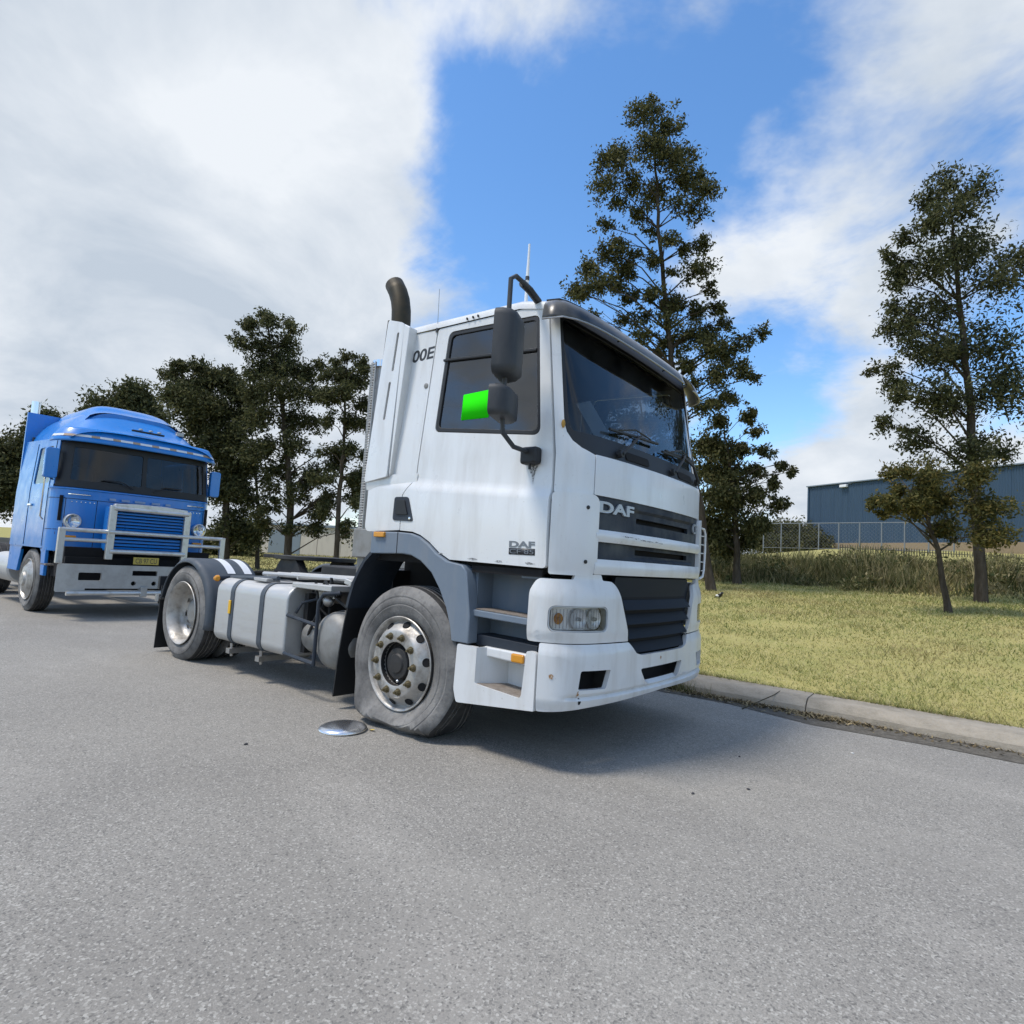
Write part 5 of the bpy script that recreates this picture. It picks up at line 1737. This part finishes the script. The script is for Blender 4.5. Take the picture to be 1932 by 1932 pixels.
MB().box((XB + .03, BC - .04, .43), (.05, .10, .16)).build('tow_lug', M['bplate'], bpn, bevel=.01)
pl = MB().box((XB - .02, BC - .03, .925), (.012, .385, .115)).build('number_plate', M['yellow_plate'], bt_, bevel=.004)
lettering('plate_letters', 'CB 97 CU', M['ink'], pl, (BC - .19, BC + .13, .885, .965), lambda u, v, l: Vector((XB - .0132 + .001 * l, u, v)))
MB().span((-8.25, BC - 1.1, .62), (-7.75, BC + 1.1, 1.1)).build('front_frame', M['void'], bt_)
MB().span((-15.4, BC - .4, .99), (-11.2, BC + .4, 1.12)).build('turntable_deck', M['chassis'], bt_)

# small fittings: seams, rivets, grab handles, marker lamps, steps
for zz_ in (1.36, 1.86):
    MB().tube([bf(-ue_ + 2 * ue_ * k / 30, zz_, .001) for k in range(31)], .004, 4).build('panel_seam', M['void'], bt_)
for s in (-1, 1):
    for uu in (.66, 1.08):
        MB().tube([bf(s * uu, 1.05, .001), bf(s * uu, 1.86, .001)], .004, 4).build('panel_seam', M['void'], bt_)
    MB().tube([bf(s * .75, 1.93, .01), bf(s * .78, 1.93, .06), bf(s * 1.02, 1.93, .06), bf(s * 1.05, 1.93, .01)], .011, 6).build('grab_handle', M['chrome'], bt_)
    MB().box((XF - .02, BC + s * .98, 1.24), (.06, .16, .07)).build('indicator_lamp', M['amber'], bt_, bevel=.012)
    disc_parts('rivet', [bf(s * (.70 + .06 * k), 1.815, 0) for k in range(6)], (1, 0, 0), .008, .006, M['chrome'], bt_, 8)
    MB().box((-8.32, BC + s * 1.13, .80), (.30, .16, .03)).build('cab_step', M['tread_plate'], bt_, bevel=.005)
    MB().tube([(-8.44, BC + s * 1.25, 1.5), (-8.44, BC + s * 1.29, 1.55), (-8.44, BC + s * 1.29, 2.3), (-8.44, BC + s * 1.22, 2.35)], .013, 6).build('grab_rail', M['chrome'], bt_)


# ================================================================== trees
_m = Mat('tree_bark', (.062, .050, .038), .95, spec=.1)
_m.mix(_m.noise(6, 6, .7, (1, 1, .25), .42, .65), (.125, .105, .085), .8)
_m.bump(_m.noise(14, 6, .7, (1, 1, .2)), .6, .03)
M['bark'] = _m.m
M['leaf_dark'] = leafmat('foliage_dark', [(.034, .042, .018), (.064, .072, .030), (.105, .110, .048), (.18, .17, .085)], .38)
M['leaf_olive'] = leafmat('foliage_olive', [(.040, .048, .018), (.075, .080, .030), (.12, .118, .046), (.20, .18, .085)], .38)
M['leaf_bush'] = leafmat('foliage_bush', [(.05, .055, .018), (.10, .10, .032), (.16, .14, .045), (.25, .19, .065)], .4)


def foliage(name, clumps, mat, parent, per, size, droop=.0, spread=.36, seed=0):
    """leaf-sized faces: clumps = [(centre, radii)]; each clump holds many small sprays"""
    g = np.random.default_rng(100 + seed)
    P = []
    for (cc, rad, dens) in clumps:
        cc = np.asarray(cc); rad = np.asarray(rad)
        vol = float(np.prod(rad)) ** (1 / 3)
        ns = max(6, int(58 * dens * (vol / .45) ** 1.5))
        d_ = g.normal(size=(ns, 3)); d_ /= np.linalg.norm(d_, axis=1)[:, None]
        sub = cc + g.normal(size=(ns, 3)) * rad * .52
        for q in sub:
            m = int(per * g.uniform(.6, 1.3))
            sp = spread * vol * g.uniform(.5, 1.0)
            sp = min(sp, .42)
            pts = g.normal(size=(m, 3)) * np.array([sp, sp, sp * .8])
            pts[:, 2] -= droop * np.abs(g.normal(size=m)) * sp
            P.append(q + pts)
    P = np.concatenate(P)
    n = len(P)
    L = size * g.uniform(.55, 1.35, n)
    Wd = L * g.uniform(.30, .55, n)
    a = g.normal(size=(n, 3)); a[:, 2] -= droop * 1.2
    a /= np.linalg.norm(a, axis=1)[:, None]
    b = np.cross(a, g.normal(size=(n, 3))); b /= np.linalg.norm(b, axis=1)[:, None]
    v = np.empty((n, 4, 3))
    v[:, 0] = P
    v[:, 1] = P + a * L[:, None] * .5 + b * Wd[:, None] * .5
    v[:, 2] = P + a * L[:, None]
    v[:, 3] = P + a * L[:, None] * .5 - b * Wd[:, None] * .5
    me = bpy.data.meshes.new(name)
    me.vertices.add(n * 4)
    me.vertices.foreach_set('co', v.ravel())
    me.loops.add(n * 4)
    me.loops.foreach_set('vertex_index', np.arange(n * 4))
    me.polygons.add(n)
    me.polygons.foreach_set('loop_start', np.arange(n) * 4)
    me.polygons.foreach_set('loop_total', np.full(n, 4))
    t = me.attributes.new('tone', 'FLOAT', 'FACE')
    t.data.foreach_set('value', np.clip(g.normal(.42, .24, n), 0, 1))
    me.update()
    return link(name, me, mat, parent)


def tree(name, label, depth, trunk, blobs, mat, r0=.16, per=26, size=.15, droop=.3, seed=1, group=None, thick=.5, ground=True, dens=1.0):
    """trunk and blobs are sketched where they stand, `depth` metres off; blobs get their own depth spread"""
    g = random.Random(seed)
    path = [at(px, py, depth) for px, py in trunk]
    if ground:
        p0 = path[0]
        p0[2] = float(ground_z(p0[0], p0[1])) - .05
    base = Vector(path[0])
    root = empty(name, base)
    tag(root, label, 'tree', group)
    rel = [Vector(p) - base for p in path]
    # resample the trunk with a slight wander
    pts, rad = [], []
    for i in range(len(rel) - 1):
        for k in range(4):
            t = k / 4
            q = rel[i].lerp(rel[i + 1], t)
            q += Vector((g.uniform(-1, 1), g.uniform(-1, 1), 0)) * r0 * .22
            pts.append(q); rad.append(r0 * (1 - .86 * (i + t) / (len(rel) - 1)))
    pts.append(rel[-1]); rad.append(r0 * .12)
    pts[0] = rel[0]
    rad[0] *= 1.25
    limbs = MB().tube(pts, rad, 9)
    s = depth / FPX
    clumps = []
    fwd = Vector((ROT[2][0], ROT[2][1], 0)).normalized()
    for (px, py, rr, *dd) in blobs:
        dn = dd[0] if dd else 1.0
        c = Vector(at(px, py, depth)) - base + fwd * (g.uniform(-1, 1) * max(rr * s * .9, .55))
        rw = rr * s
        clumps.append((c, (rw, rw, rw * .85), dn * dens))
        # limb from the trunk below the clump
        j = min(range(len(pts)), key=lambda i: abs(pts[i].z - (c.z - (Vector((c.x, c.y, 0)) - Vector((pts[i].x, pts[i].y, 0))).length * .55)))
        st_ = pts[j]
        mid = st_.lerp(c, .5) + Vector((0, 0, .10 * (c - st_).length)) + Vector((g.uniform(-.1, .1), g.uniform(-.1, .1), 0))
        lr = max(.012, min(rad[j] * .45, .018 + .035 * rw))
        limbs.tube([st_, mid, c], [lr, lr * .65, lr * .25], 5)
        for _ in range(3):
            e = c + Vector((g.uniform(-1, 1), g.uniform(-1, 1), g.uniform(-.4, 1))) * rw * .8
            limbs.tube([mid.lerp(c, g.uniform(.2, .9)), e], [lr * .32, .006], 4)
    limbs.build('trunk', M['bark'], root, 60)
    foliage('crown', clumps, mat, root, per, size, droop, seed=seed)
    return root


LG = 'trees standing behind the two trucks'
# far left, mostly hidden by the blue truck
tree('eucalypt_tree', 'dark bushy tree rising above the roof of the blue truck', 34, [(250, 1030), (252, 880), (256, 760)],
     [(250, 770, 34), (232, 790, 32), (278, 785, 26), (262, 745, 22), (240, 750, 20), (295, 800, 20), (215, 810, 34), (190, 830, 34), (160, 860, 30), (205, 780, 26)], M['leaf_dark'], .18, 34, .22, .2, 3, LG)
tree('eucalypt_tree', 'low dark tree at the far left behind the blue truck', 40, [(70, 1020), (72, 900), (80, 800)],
     [(60, 840, 40), (20, 870, 36), (100, 850, 36), (80, 800, 28), (125, 900, 36), (40, 920, 40), (0, 930, 34)], M['leaf_dark'], .2, 34, .26, .2, 4, LG)
# broad dark tree right of the blue truck
tree('eucalypt_tree', 'broad dense dark tree right beside the blue truck roof', 25, [(425, 1050), (428, 930), (415, 820), (400, 730)],
     [(395, 715, 26), (360, 715, 24), (325, 710, 16, .7), (430, 720, 24), (345, 750, 26), (385, 765, 34), (420, 780, 38), (365, 800, 30, .8), (440, 830, 36), (405, 845, 34), (455, 745, 24),
      (430, 890, 30), (455, 930, 26), (415, 930, 24), (460, 870, 26), (350, 695, 12), (375, 693, 12), (415, 697, 12), (330, 735, 12), (440, 985, 26), (470, 1010, 22), (415, 1000, 24)], M['leaf_dark'], .17, 30, .15, .25, 5, LG, dens=1.15)
# tall one
tree('eucalypt_tree', 'tallest dark tree of the group left of the cab', 24, [(545, 1050), (548, 950), (540, 840), (530, 740), (512, 660), (500, 590)],
     [(497, 592, 11, .8), (478, 618, 15), (515, 612, 16), (545, 610, 10, .7), (492, 650, 24), (530, 645, 24), (465, 655, 14, .7), (448, 640, 10, .5), (560, 630, 14, .7), (515, 685, 26), (545, 690, 26), (485, 700, 22), (570, 700, 20), (600, 690, 16, .8),
      (520, 735, 30), (560, 745, 28), (480, 745, 22), (590, 740, 18), (500, 790, 26), (545, 790, 28), (580, 790, 20, .8), (515, 845, 22, .8), (565, 840, 20, .8), (485, 860, 18, .7), (535, 890, 18, .7), (580, 900, 16, .7), (505, 920, 16, .7), (590, 950, 14, .6), (500, 985, 14, .6)] + [(480 + (k * 37) % 215, 840 + (k * 53) % 165, 13 + k % 6, .55) for k in range(34)], M['leaf_dark'], .16, 28, .13, .25, 6, LG)
# thin one next to the stack
tree('eucalypt_tree', 'slender open tree just left of the exhaust stack', 23, [(637, 1045), (640, 950), (648, 850), (652, 760), (655, 680)],
     [(655, 672, 12, .7), (630, 680, 12, .7), (682, 680, 13, .7), (645, 705, 18), (672, 715, 18), (618, 710, 14, .8), (690, 705, 10, .7), (655, 745, 20), (630, 755, 16), (682, 760, 16), (612, 750, 12, .7), (660, 795, 18), (690, 800, 12, .7), (625, 800, 14, .6),
      (668, 850, 14, .7), (690, 860, 14, .7), (610, 850, 12, .5), (625, 900, 14, .7), (665, 900, 14, .7), (600, 905, 14, .6), (680, 950, 14, .6), (615, 960, 12, .6), (655, 985, 10, .5), (690, 1000, 10, .5)], M['leaf_dark'], .11, 26, .13, .25, 7, LG, dens=1.35)
# slim trunks filling between
tree('sapling_tree', 'thin leaning sapling between the broad tree and the tallest tree', 26, [(488, 1048), (487, 950), (478, 850), (472, 780)],
     [(470, 800, 18), (485, 840, 16, .8), (468, 880, 16, .8), (495, 900, 14, .7), (480, 945, 14, .7), (505, 960, 12, .6)], M['leaf_dark'], .09, 26, .14, .25, 8, LG)

# tall open tree behind the cab
RG_ = 'trees on the verge behind the cab'
tree('casuarina_tree', 'tall open tree rising straight behind the cab', 17, [(1345, 1050), (1318, 940), (1285, 800), (1268, 690), (1255, 560), (1243, 430), (1238, 320), (1232, 210)],
     [(1232, 205, 20, .7), (1205, 235, 24, .8), (1262, 240, 24, .8), (1180, 275, 24, .8), (1290, 280, 26, .8), (1150, 315, 24, .8), (1320, 320, 24, .8), (1135, 360, 22, .8), (1330, 365, 22, .8), (1235, 262, 20, .8), (1215, 300, 24), (1255, 305, 24), (1190, 345, 22, .8), (1240, 350, 26), (1285, 345, 22, .8), (1160, 390, 16, .7), (1205, 400, 20, .8), (1310, 400, 18, .8), (1270, 405, 18, .7),
      (1140, 425, 16, .6), (1175, 445, 18, .7), (1150, 480, 20), (1185, 500, 22), (1115, 505, 20), (1090, 535, 18), (1130, 545, 22), (1100, 570, 14, .8), (1165, 535, 18, .8), (1205, 470, 16, .6), (1120, 600, 14, .7),
      (1230, 500, 16, .7), (1290, 480, 16, .7), (1310, 520, 22), (1285, 560, 20, .8), (1320, 580, 20, .9), (1340, 545, 14, .7), (1255, 610, 20, .7), (1215, 590, 18, .7), (1180, 590, 14, .6), (1165, 620, 12, .5),
      (1300, 630, 24), (1345, 620, 22), (1375, 600, 14, .8), (1330, 670, 24), (1375, 660, 22), (1290, 690, 20, .9), (1405, 640, 16, .8), (1430, 632, 12, .7), (1345, 715, 24), (1390, 705, 18), (1300, 730, 18, .8), (1420, 715, 12, .6), (1365, 755, 18, .8), (1320, 770, 18, .7), (1400, 750, 12, .6), (1210, 640, 18, .8), (1240, 660, 18, .8), (1225, 560, 18, .8), (1260, 465, 16, .8), (1195, 555, 16, .8), (1265, 575, 18, .8), (1320, 470, 16, .7), (1350, 580, 16, .8), (1270, 640, 18, .8), (1235, 430, 14, .6), (1265, 520, 12, .6)],
     M['leaf_olive'], .125, 28, .105, .25, 9, RG_, dens=1.2)
tree('casuarina_tree', 'lower dark drooping tree between the cab and the blue shed', 19, [(1392, 1060), (1388, 980), (1378, 890), (1365, 800)],
     [(1345, 830, 22), (1375, 845, 24), (1340, 880, 24), (1385, 890, 26), (1355, 930, 28), (1395, 940, 26), (1340, 975, 24), (1375, 990, 26), (1415, 985, 22), (1420, 930, 18, .8), (1430, 880, 16, .8), (1405, 840, 16, .7), (1440, 850, 12, .6), (1450, 910, 13, .7), (1460, 950, 13, .7),
      (1445, 985, 14, .8), (1360, 790, 16, .7), (1400, 790, 14, .6), (1425, 810, 12, .5), (1345, 1015, 22), (1385, 1025, 22), (1420, 1015, 14, .8), (1462, 880, 9, .5), (1480, 890, 7, .4), (1500, 888, 6, .35), (1340, 760, 14, .6)],
     M['leaf_olive'], .12, 32, .12, .9, 10, RG_, dens=1.6)
tree('casuarina_tree', 'bushy tree hidden behind the cab and seen through its windows', 21, [(1225, 1060), (1222, 940), (1215, 830), (1205, 740)],
     [(1205, 735, 22, .8), (1170, 760, 20, .8), (1240, 755, 22, .8), (1190, 800, 24), (1235, 800, 24), (1275, 790, 22, .8), (1155, 810, 18, .7), (1210, 850, 24), (1260, 845, 24), (1295, 840, 20, .8), (1175, 880, 20, .8), (1240, 900, 24), (1290, 900, 22), (1120, 770, 14, .6), (1130, 720, 14, .6), (1165, 715, 14, .6), (1260, 720, 16, .6)],
     M['leaf_olive'], .13, 26, .13, .3, 13, RG_)
# right edge
tree('casuarina_tree', 'tall dark tree at the right edge of the scene', 15, [(1850, 1080), (1840, 900), (1828, 760), (1815, 600), (1800, 470), (1790, 380)],
     [(1695, 455, 18, .9), (1670, 485, 16, .8), (1705, 500, 24), (1690, 535, 22), (1680, 580, 18), (1705, 605, 20), (1690, 620, 14), (1700, 660, 20), (1675, 690, 18, .8), (1660, 690, 10, .6), (1700, 720, 22), (1670, 755, 20), (1690, 790, 18), (1705, 815, 14, .8),
      (1735, 440, 30), (1740, 510, 34), (1730, 590, 34), (1745, 670, 36), (1735, 750, 34), (1745, 830, 30), (1790, 400, 34), (1800, 480, 40), (1790, 570, 42), (1800, 660, 44), (1800, 760, 42), (1810, 850, 34), (1860, 440, 38), (1870, 540, 44), (1875, 640, 46), (1880, 750, 44), (1800, 330, 26), (1760, 370, 24), (1840, 360, 28), (1900, 850, 34), (1920, 500, 36), (1925, 700, 40)],
     M['leaf_dark'], .13, 24, .105, .3, 11, RG_)
tree('wattle_bush', 'sunlit olive bush in front of the blue shed at the right', 13, [(1790, 1120), (1770, 1040), (1745, 960), (1720, 930)],
     [(1650, 950, 12), (1672, 945, 15), (1695, 950, 17), (1700, 925, 14), (1690, 895, 14), (1710, 885, 14), (1720, 960, 18), (1735, 915, 22), (1750, 950, 24), (1765, 890, 22), (1790, 940, 30), (1820, 900, 26), (1840, 960, 30), (1660, 962, 10), (1690, 968, 10), (1780, 1000, 22), (1830, 1010, 26)],
     M['leaf_bush'], .07, 34, .085, .15, 12, None, dens=1.8)

# bushy growth on the bank
cl_ = []
for k in range(210):
    x_ = random.uniform(-13, 20); y_ = random.uniform(15.8, 21.0)
    r_ = random.uniform(.15, .42)
    cl_.append(((x_, y_, float(ground_z(x_, y_)) + r_ * .4), (r_ * 1.4, r_ * 1.4, r_), .28))
wb = foliage('bank_shrubs', cl_, M['weed'], None, 22, .12, -.3, seed=41)
tag(wb, 'tangle of low leafy shrubs on the bank behind the lawn', 'shrubs', kind='stuff')

n = 9000
cxs = rng.uniform(-12, 20, 90); cys = rng.uniform(16.0, 20.5, 90); chs = rng.uniform(.35, 1.15, 90)
ci = rng.integers(0, 90, n)
blades('tall_stalks', cxs[ci] + rng.normal(0, .28, n), cys[ci] + rng.normal(0, .25, n), ground_z, chs[ci] * rng.uniform(.5, 1.1, n), .035, M['weed'], .40, label='scattered taller seeding stalks standing on the bank', cat='weeds')

# hedge-like scrub far off, one mass
cl_ = []
for k in range(34):
    p = at(1424 + k * 4.4 + random.uniform(-3, 3), 1008 + random.uniform(-9, 6), 62)
    cl_.append((p, (1.1, 1.1, .8), .2))
    cl_.append((at(1424 + k * 4.4, 1026 + random.uniform(-4, 4), 60), (.9, .9, .7), .2))
for k in range(60):
    p = at(140 + k * 10 + random.uniform(-4, 4), 1030 + .02 * k + random.uniform(-6, 4), 42)
    cl_.append((p, (1.0, 1.0, .7), .2)) if not 470 < 140 + k * 10 < 700 else None
far = foliage('distant_scrub', cl_, M['leaf_olive'], None, 16, .30, .1, seed=40)
tag(far, 'band of scrub and small trees in the far distance', 'scrub', kind='stuff')

# ================================================================== sheds and fences
TILT = math.radians(2.0)      # the road leans to the kerb, the far ground does not
_m = Mat('blue_sheeting', (.030, .065, .112), .55)
_m.mix(_m.noise(2.0, 5, .6, (1, 1, .15), .4, .7), (.042, .082, .132), .6)
M['sheet_blue'] = _m.m
M['brick_base'] = Mat('brown_plinth', (.25, .19, .12), .9).m
_m = Mat('cream_wall', (.50, .46, .40), .85)
_m.mix(_m.noise(3, 5, .6, (1, 1, .3), .45, .7), (.40, .36, .31), .6)
M['cream'] = _m.m
M['galv'] = Mat('galvanised', (.20, .22, .24), .6, .3).m
M['roof_grey'] = Mat('roof_sheeting', (.20, .24, .28), .5, .3).m

bl0 = Vector(at(1524, 1031, 62)); br0 = Vector(at(1690, 1030, 53.5))
ev = Vector((br0.x - bl0.x, br0.y - bl0.y, 0)).normalized(); LW = 30.0
shed = empty('industrial_shed', bl0, math.atan2(ev.y, ev.x))
shed.rotation_euler.x = 0
tag(shed, 'dark blue corrugated metal shed beyond the bank at the right', 'building')
H0, RISE = 6.05, .0
# front wall: corrugated sheets, one per bay
x = 0.0
k = 0
while x < LW - .2:
    w_ = min(1.52, LW - x)
    b = MB()
    npt = 17
    def wf(a, bb, x=x, w_=w_):
        xx = x + (w_ - .012) * a
        rib = .035 * (1 if (int(a * 16) % 2 == 0) else -1)
        top = H0 + (RISE * xx if xx < 15 else RISE * 15 - RISE * (xx - 15))
        return (xx, -rib, .32 + (top - .32) * bb)
    b.grid(wf, 16, 1).build('wall_sheet', M['sheet_blue'], shed, 0)
    x += w_
    k += 1
MB().span((0, .06, -3.5), (LW, 22, .28)).build('foundation', M['brick_base'], shed)
MB().span((-.02, -.06, -3.5), (LW, .055, .33)).build('plinth', M['brick_base'], shed, bevel=.02)
gable = [(0, .2), (LW, .2), (LW, H0 + RISE * (30 - LW) if LW > 15 else H0 + RISE * LW)] + ([(15, H0 + RISE * 15)] if LW > 15 else []) + [(0, H0)]
MB().prism([(a, b - .03) for a, b in gable], lambda a, b, t: (a, t, b), .03, 22).build('shed_body', M['sheet_blue'], shed, 0)
rv = [(-.15, H0 + .02), (15, H0 + RISE * 15 + .05)] + ([(LW, H0 + RISE * (30 - LW) + .05)] if LW > 15 else [])
MB().prism(rv + [(a, b + .10) for a, b in reversed(rv)], lambda a, b, t: (a, t, b), -.22, 22.2).build('roof', M['roof_grey'], shed, 0)
MB().span((-.08, -.08, 0), (.08, .06, H0)).build('corner_flashing', M['sheet_blue'], shed)
MB().box((4.2, -.22, H0 - .25), (.75, .30, .26)).build('flood_light', M['white_band'], shed, bevel=.04)
MB().tube([(4.2, -.1, H0 - .1), (4.9, -.06, H0 - .05)], .05, 6).build('lamp_bracket', M['roof_grey'], shed)

# chain link fence in front of it: posts, rails and wire
f0 = Vector(at(1440, 1035, 54)); f1 = Vector(at(1800, 1040, 44))
fe = Vector((f1.x - f0.x, f1.y - f0.y, 0)); FL = fe.length; fe.normalize()
cf = empty('chain_link_fence', f0, math.atan2(fe.y, fe.x))
tag(cf, 'tall chain link fence with galvanised posts in front of the blue shed', 'fence')
FH = 2.25
pm = None
nn = 10
for k in range(nn):
    if pm is None:
        po = MB().tube([(0, 0, -.5), (0, 0, FH)], .05, 8).build('post', M['galv'], cf); pm = po.data
    else:
        po = bpy.data.objects.new('post', pm); COL.objects.link(po); po.parent = cf
    po.location = (FL * k / (nn - 1), 0, .012 * k)
MB().tube([(0, 0, FH - .03), (FL, 0, FH + .05)], .035, 6).build('top_rail', M['galv'], cf)
MB().tube([(0, 0, .10), (FL, 0, .2)], .02, 6).build('bottom_wire', M['galv'], cf)
wm = MB()
sp_ = .30
q = -FH
while q < FL:
    for sg in (1, -1):
        a0 = q if sg > 0 else q + FH
        a1 = a0 + FH * sg
        x0, z0, x1, z1 = a0, .1, a1, FH
        def cutx(x0, z0, x1, z1):
            pts = [(x0, z0), (x1, z1)]
            out = []
            for (xx, zz_) in pts:
                if xx < 0: zz_ = z0 + (z1 - z0) * (0 - x0) / (x1 - x0); xx = 0
                if xx > FL: zz_ = z0 + (z1 - z0) * (FL - x0) / (x1 - x0); xx = FL
                out.append((xx, zz_))
            return out
        if max(x0, x1) <= 0 or min(x0, x1) >= FL:
            continue
        (xa, za), (xb, zb) = cutx(x0, z0, x1, z1)
        wm.tube([(xa, .01 * sg, za), (xb, .01 * sg, zb)], .0035, 3, caps=False)
    q += sp_
wo = wm.build('wire_mesh', M['galv'], cf, 0, fix=False)
wo['kind'] = 'stuff'

# low spiked fence nearer, running down to the right
p0 = Vector(at(1585, 1052, 36)); p1 = Vector(at(1960, 1075, 34))
pe = Vector((p1.x - p0.x, p1.y - p0.y, 0)); PL = pe.length; pe.normalize()
pf = empty('picket_fence', p0, math.atan2(pe.y, pe.x))
tag(pf, 'low dark spiked picket fence along the top of the bank', 'fence')
M['iron'] = Mat('dark_iron', (.03, .032, .03), .6, .3).m
npk = int(PL / .135)
pm = None
for k in range(npk):
    if pm is None:
        po = MB().prism([(-.017, -.6), (.017, -.6), (.017, .72), (0, .80), (-.017, .72)], lambda a, b, t: (a, t, b), -.012, .012).build('picket', M['iron'], pf, 0); pm = po.data
    else:
        po = bpy.data.objects.new('picket', pm); COL.objects.link(po); po.parent = pf
    xx = PL * k / npk
    po.location = (xx, 0, (p1.z - p0.z) * xx / PL)
for zr in (.05, .60):
    MB().tube([(0, .02, zr), (PL, .02, zr + p1.z - p0.z)], .02, 6).build('fence_rail', M['iron'], pf)

# pale building glimpsed through the trees on the left
c0 = Vector(at(470, 1046, 55)); c1 = Vector(at(690, 1050, 52))
ce = Vector((c1.x - c0.x, c1.y - c0.y, 0)); CL_ = ce.length; ce.normalize()
wh_ = empty('warehouse', c0 - Vector((0, 0, .3)), math.atan2(ce.y, ce.x))
tag(wh_, 'pale cream warehouse wall glimpsed through the trees on the left', 'building')
kx = 0.0
while kx < CL_ - .5:
    w_ = min(2.3, CL_ - kx)
    MB().span((kx + .02, -.08, 0), (kx + w_ - .02, .10, 3.05)).build('wall_panel', M['cream'], wh_, bevel=.02)
    kx += w_
MB().span((0, .11, 0), (CL_, 12, 3.0)).build('warehouse_body', M['cream'], wh_)
MB().span((-.2, -.25, 3.06), (CL_ + .2, 12.2, 3.26)).build('roof', M['roof_grey'], wh_)
MB().span((2.0, -.12, 0), (5.2, -.085, 2.6)).build('roller_door', M['roof_grey'], wh_)

# ================================================================== the magpie on the lawn
bd = at(1358, 1106, 14.5)
bz = float(ground_z(bd[0], bd[1]))
mg_ = empty('magpie', (bd[0], bd[1], bz), math.radians(-35))
mg_.scale = (.8, .8, .8)
tag(mg_, 'small black and white bird standing on the lawn below the corner rail', 'bird')
M['feather'] = Mat('black_feather', (.012, .012, .015), .6).m
M['feather_w'] = Mat('white_feather', (.7, .7, .68), .7).m
b = MB()
pth = [(-.20, 0, .12), (-.13, 0, .145), (-.06, 0, .165), (0, 0, .18), (.06, 0, .20), (.095, 0, .235), (.115, 0, .262), (.14, 0, .265), (.165, 0, .258), (.20, 0, .25)]
b.tube(pth, [.012, .025, .048, .060, .052, .036, .034, .030, .012, .002], 12)
body = b.build('body', M['feather'], mg_, 60)
for s in (-1, 1):
    MB().blob((-.04, s * .046, .175), (.09, .016, .032), 12, 8).build('wing_patch', M['feather_w'], mg_)
    MB().tube([(.0, s * .02, .14), (-.01, s * .022, .07), (.005, s * .022, .005), (.03, s * .022, .003)], .006, 5).build('leg', M['feather'], mg_)
MB().blob((.068, 0, .238), (.036, .036, .028), 12, 8).build('nape_patch', M['feather_w'], mg_)
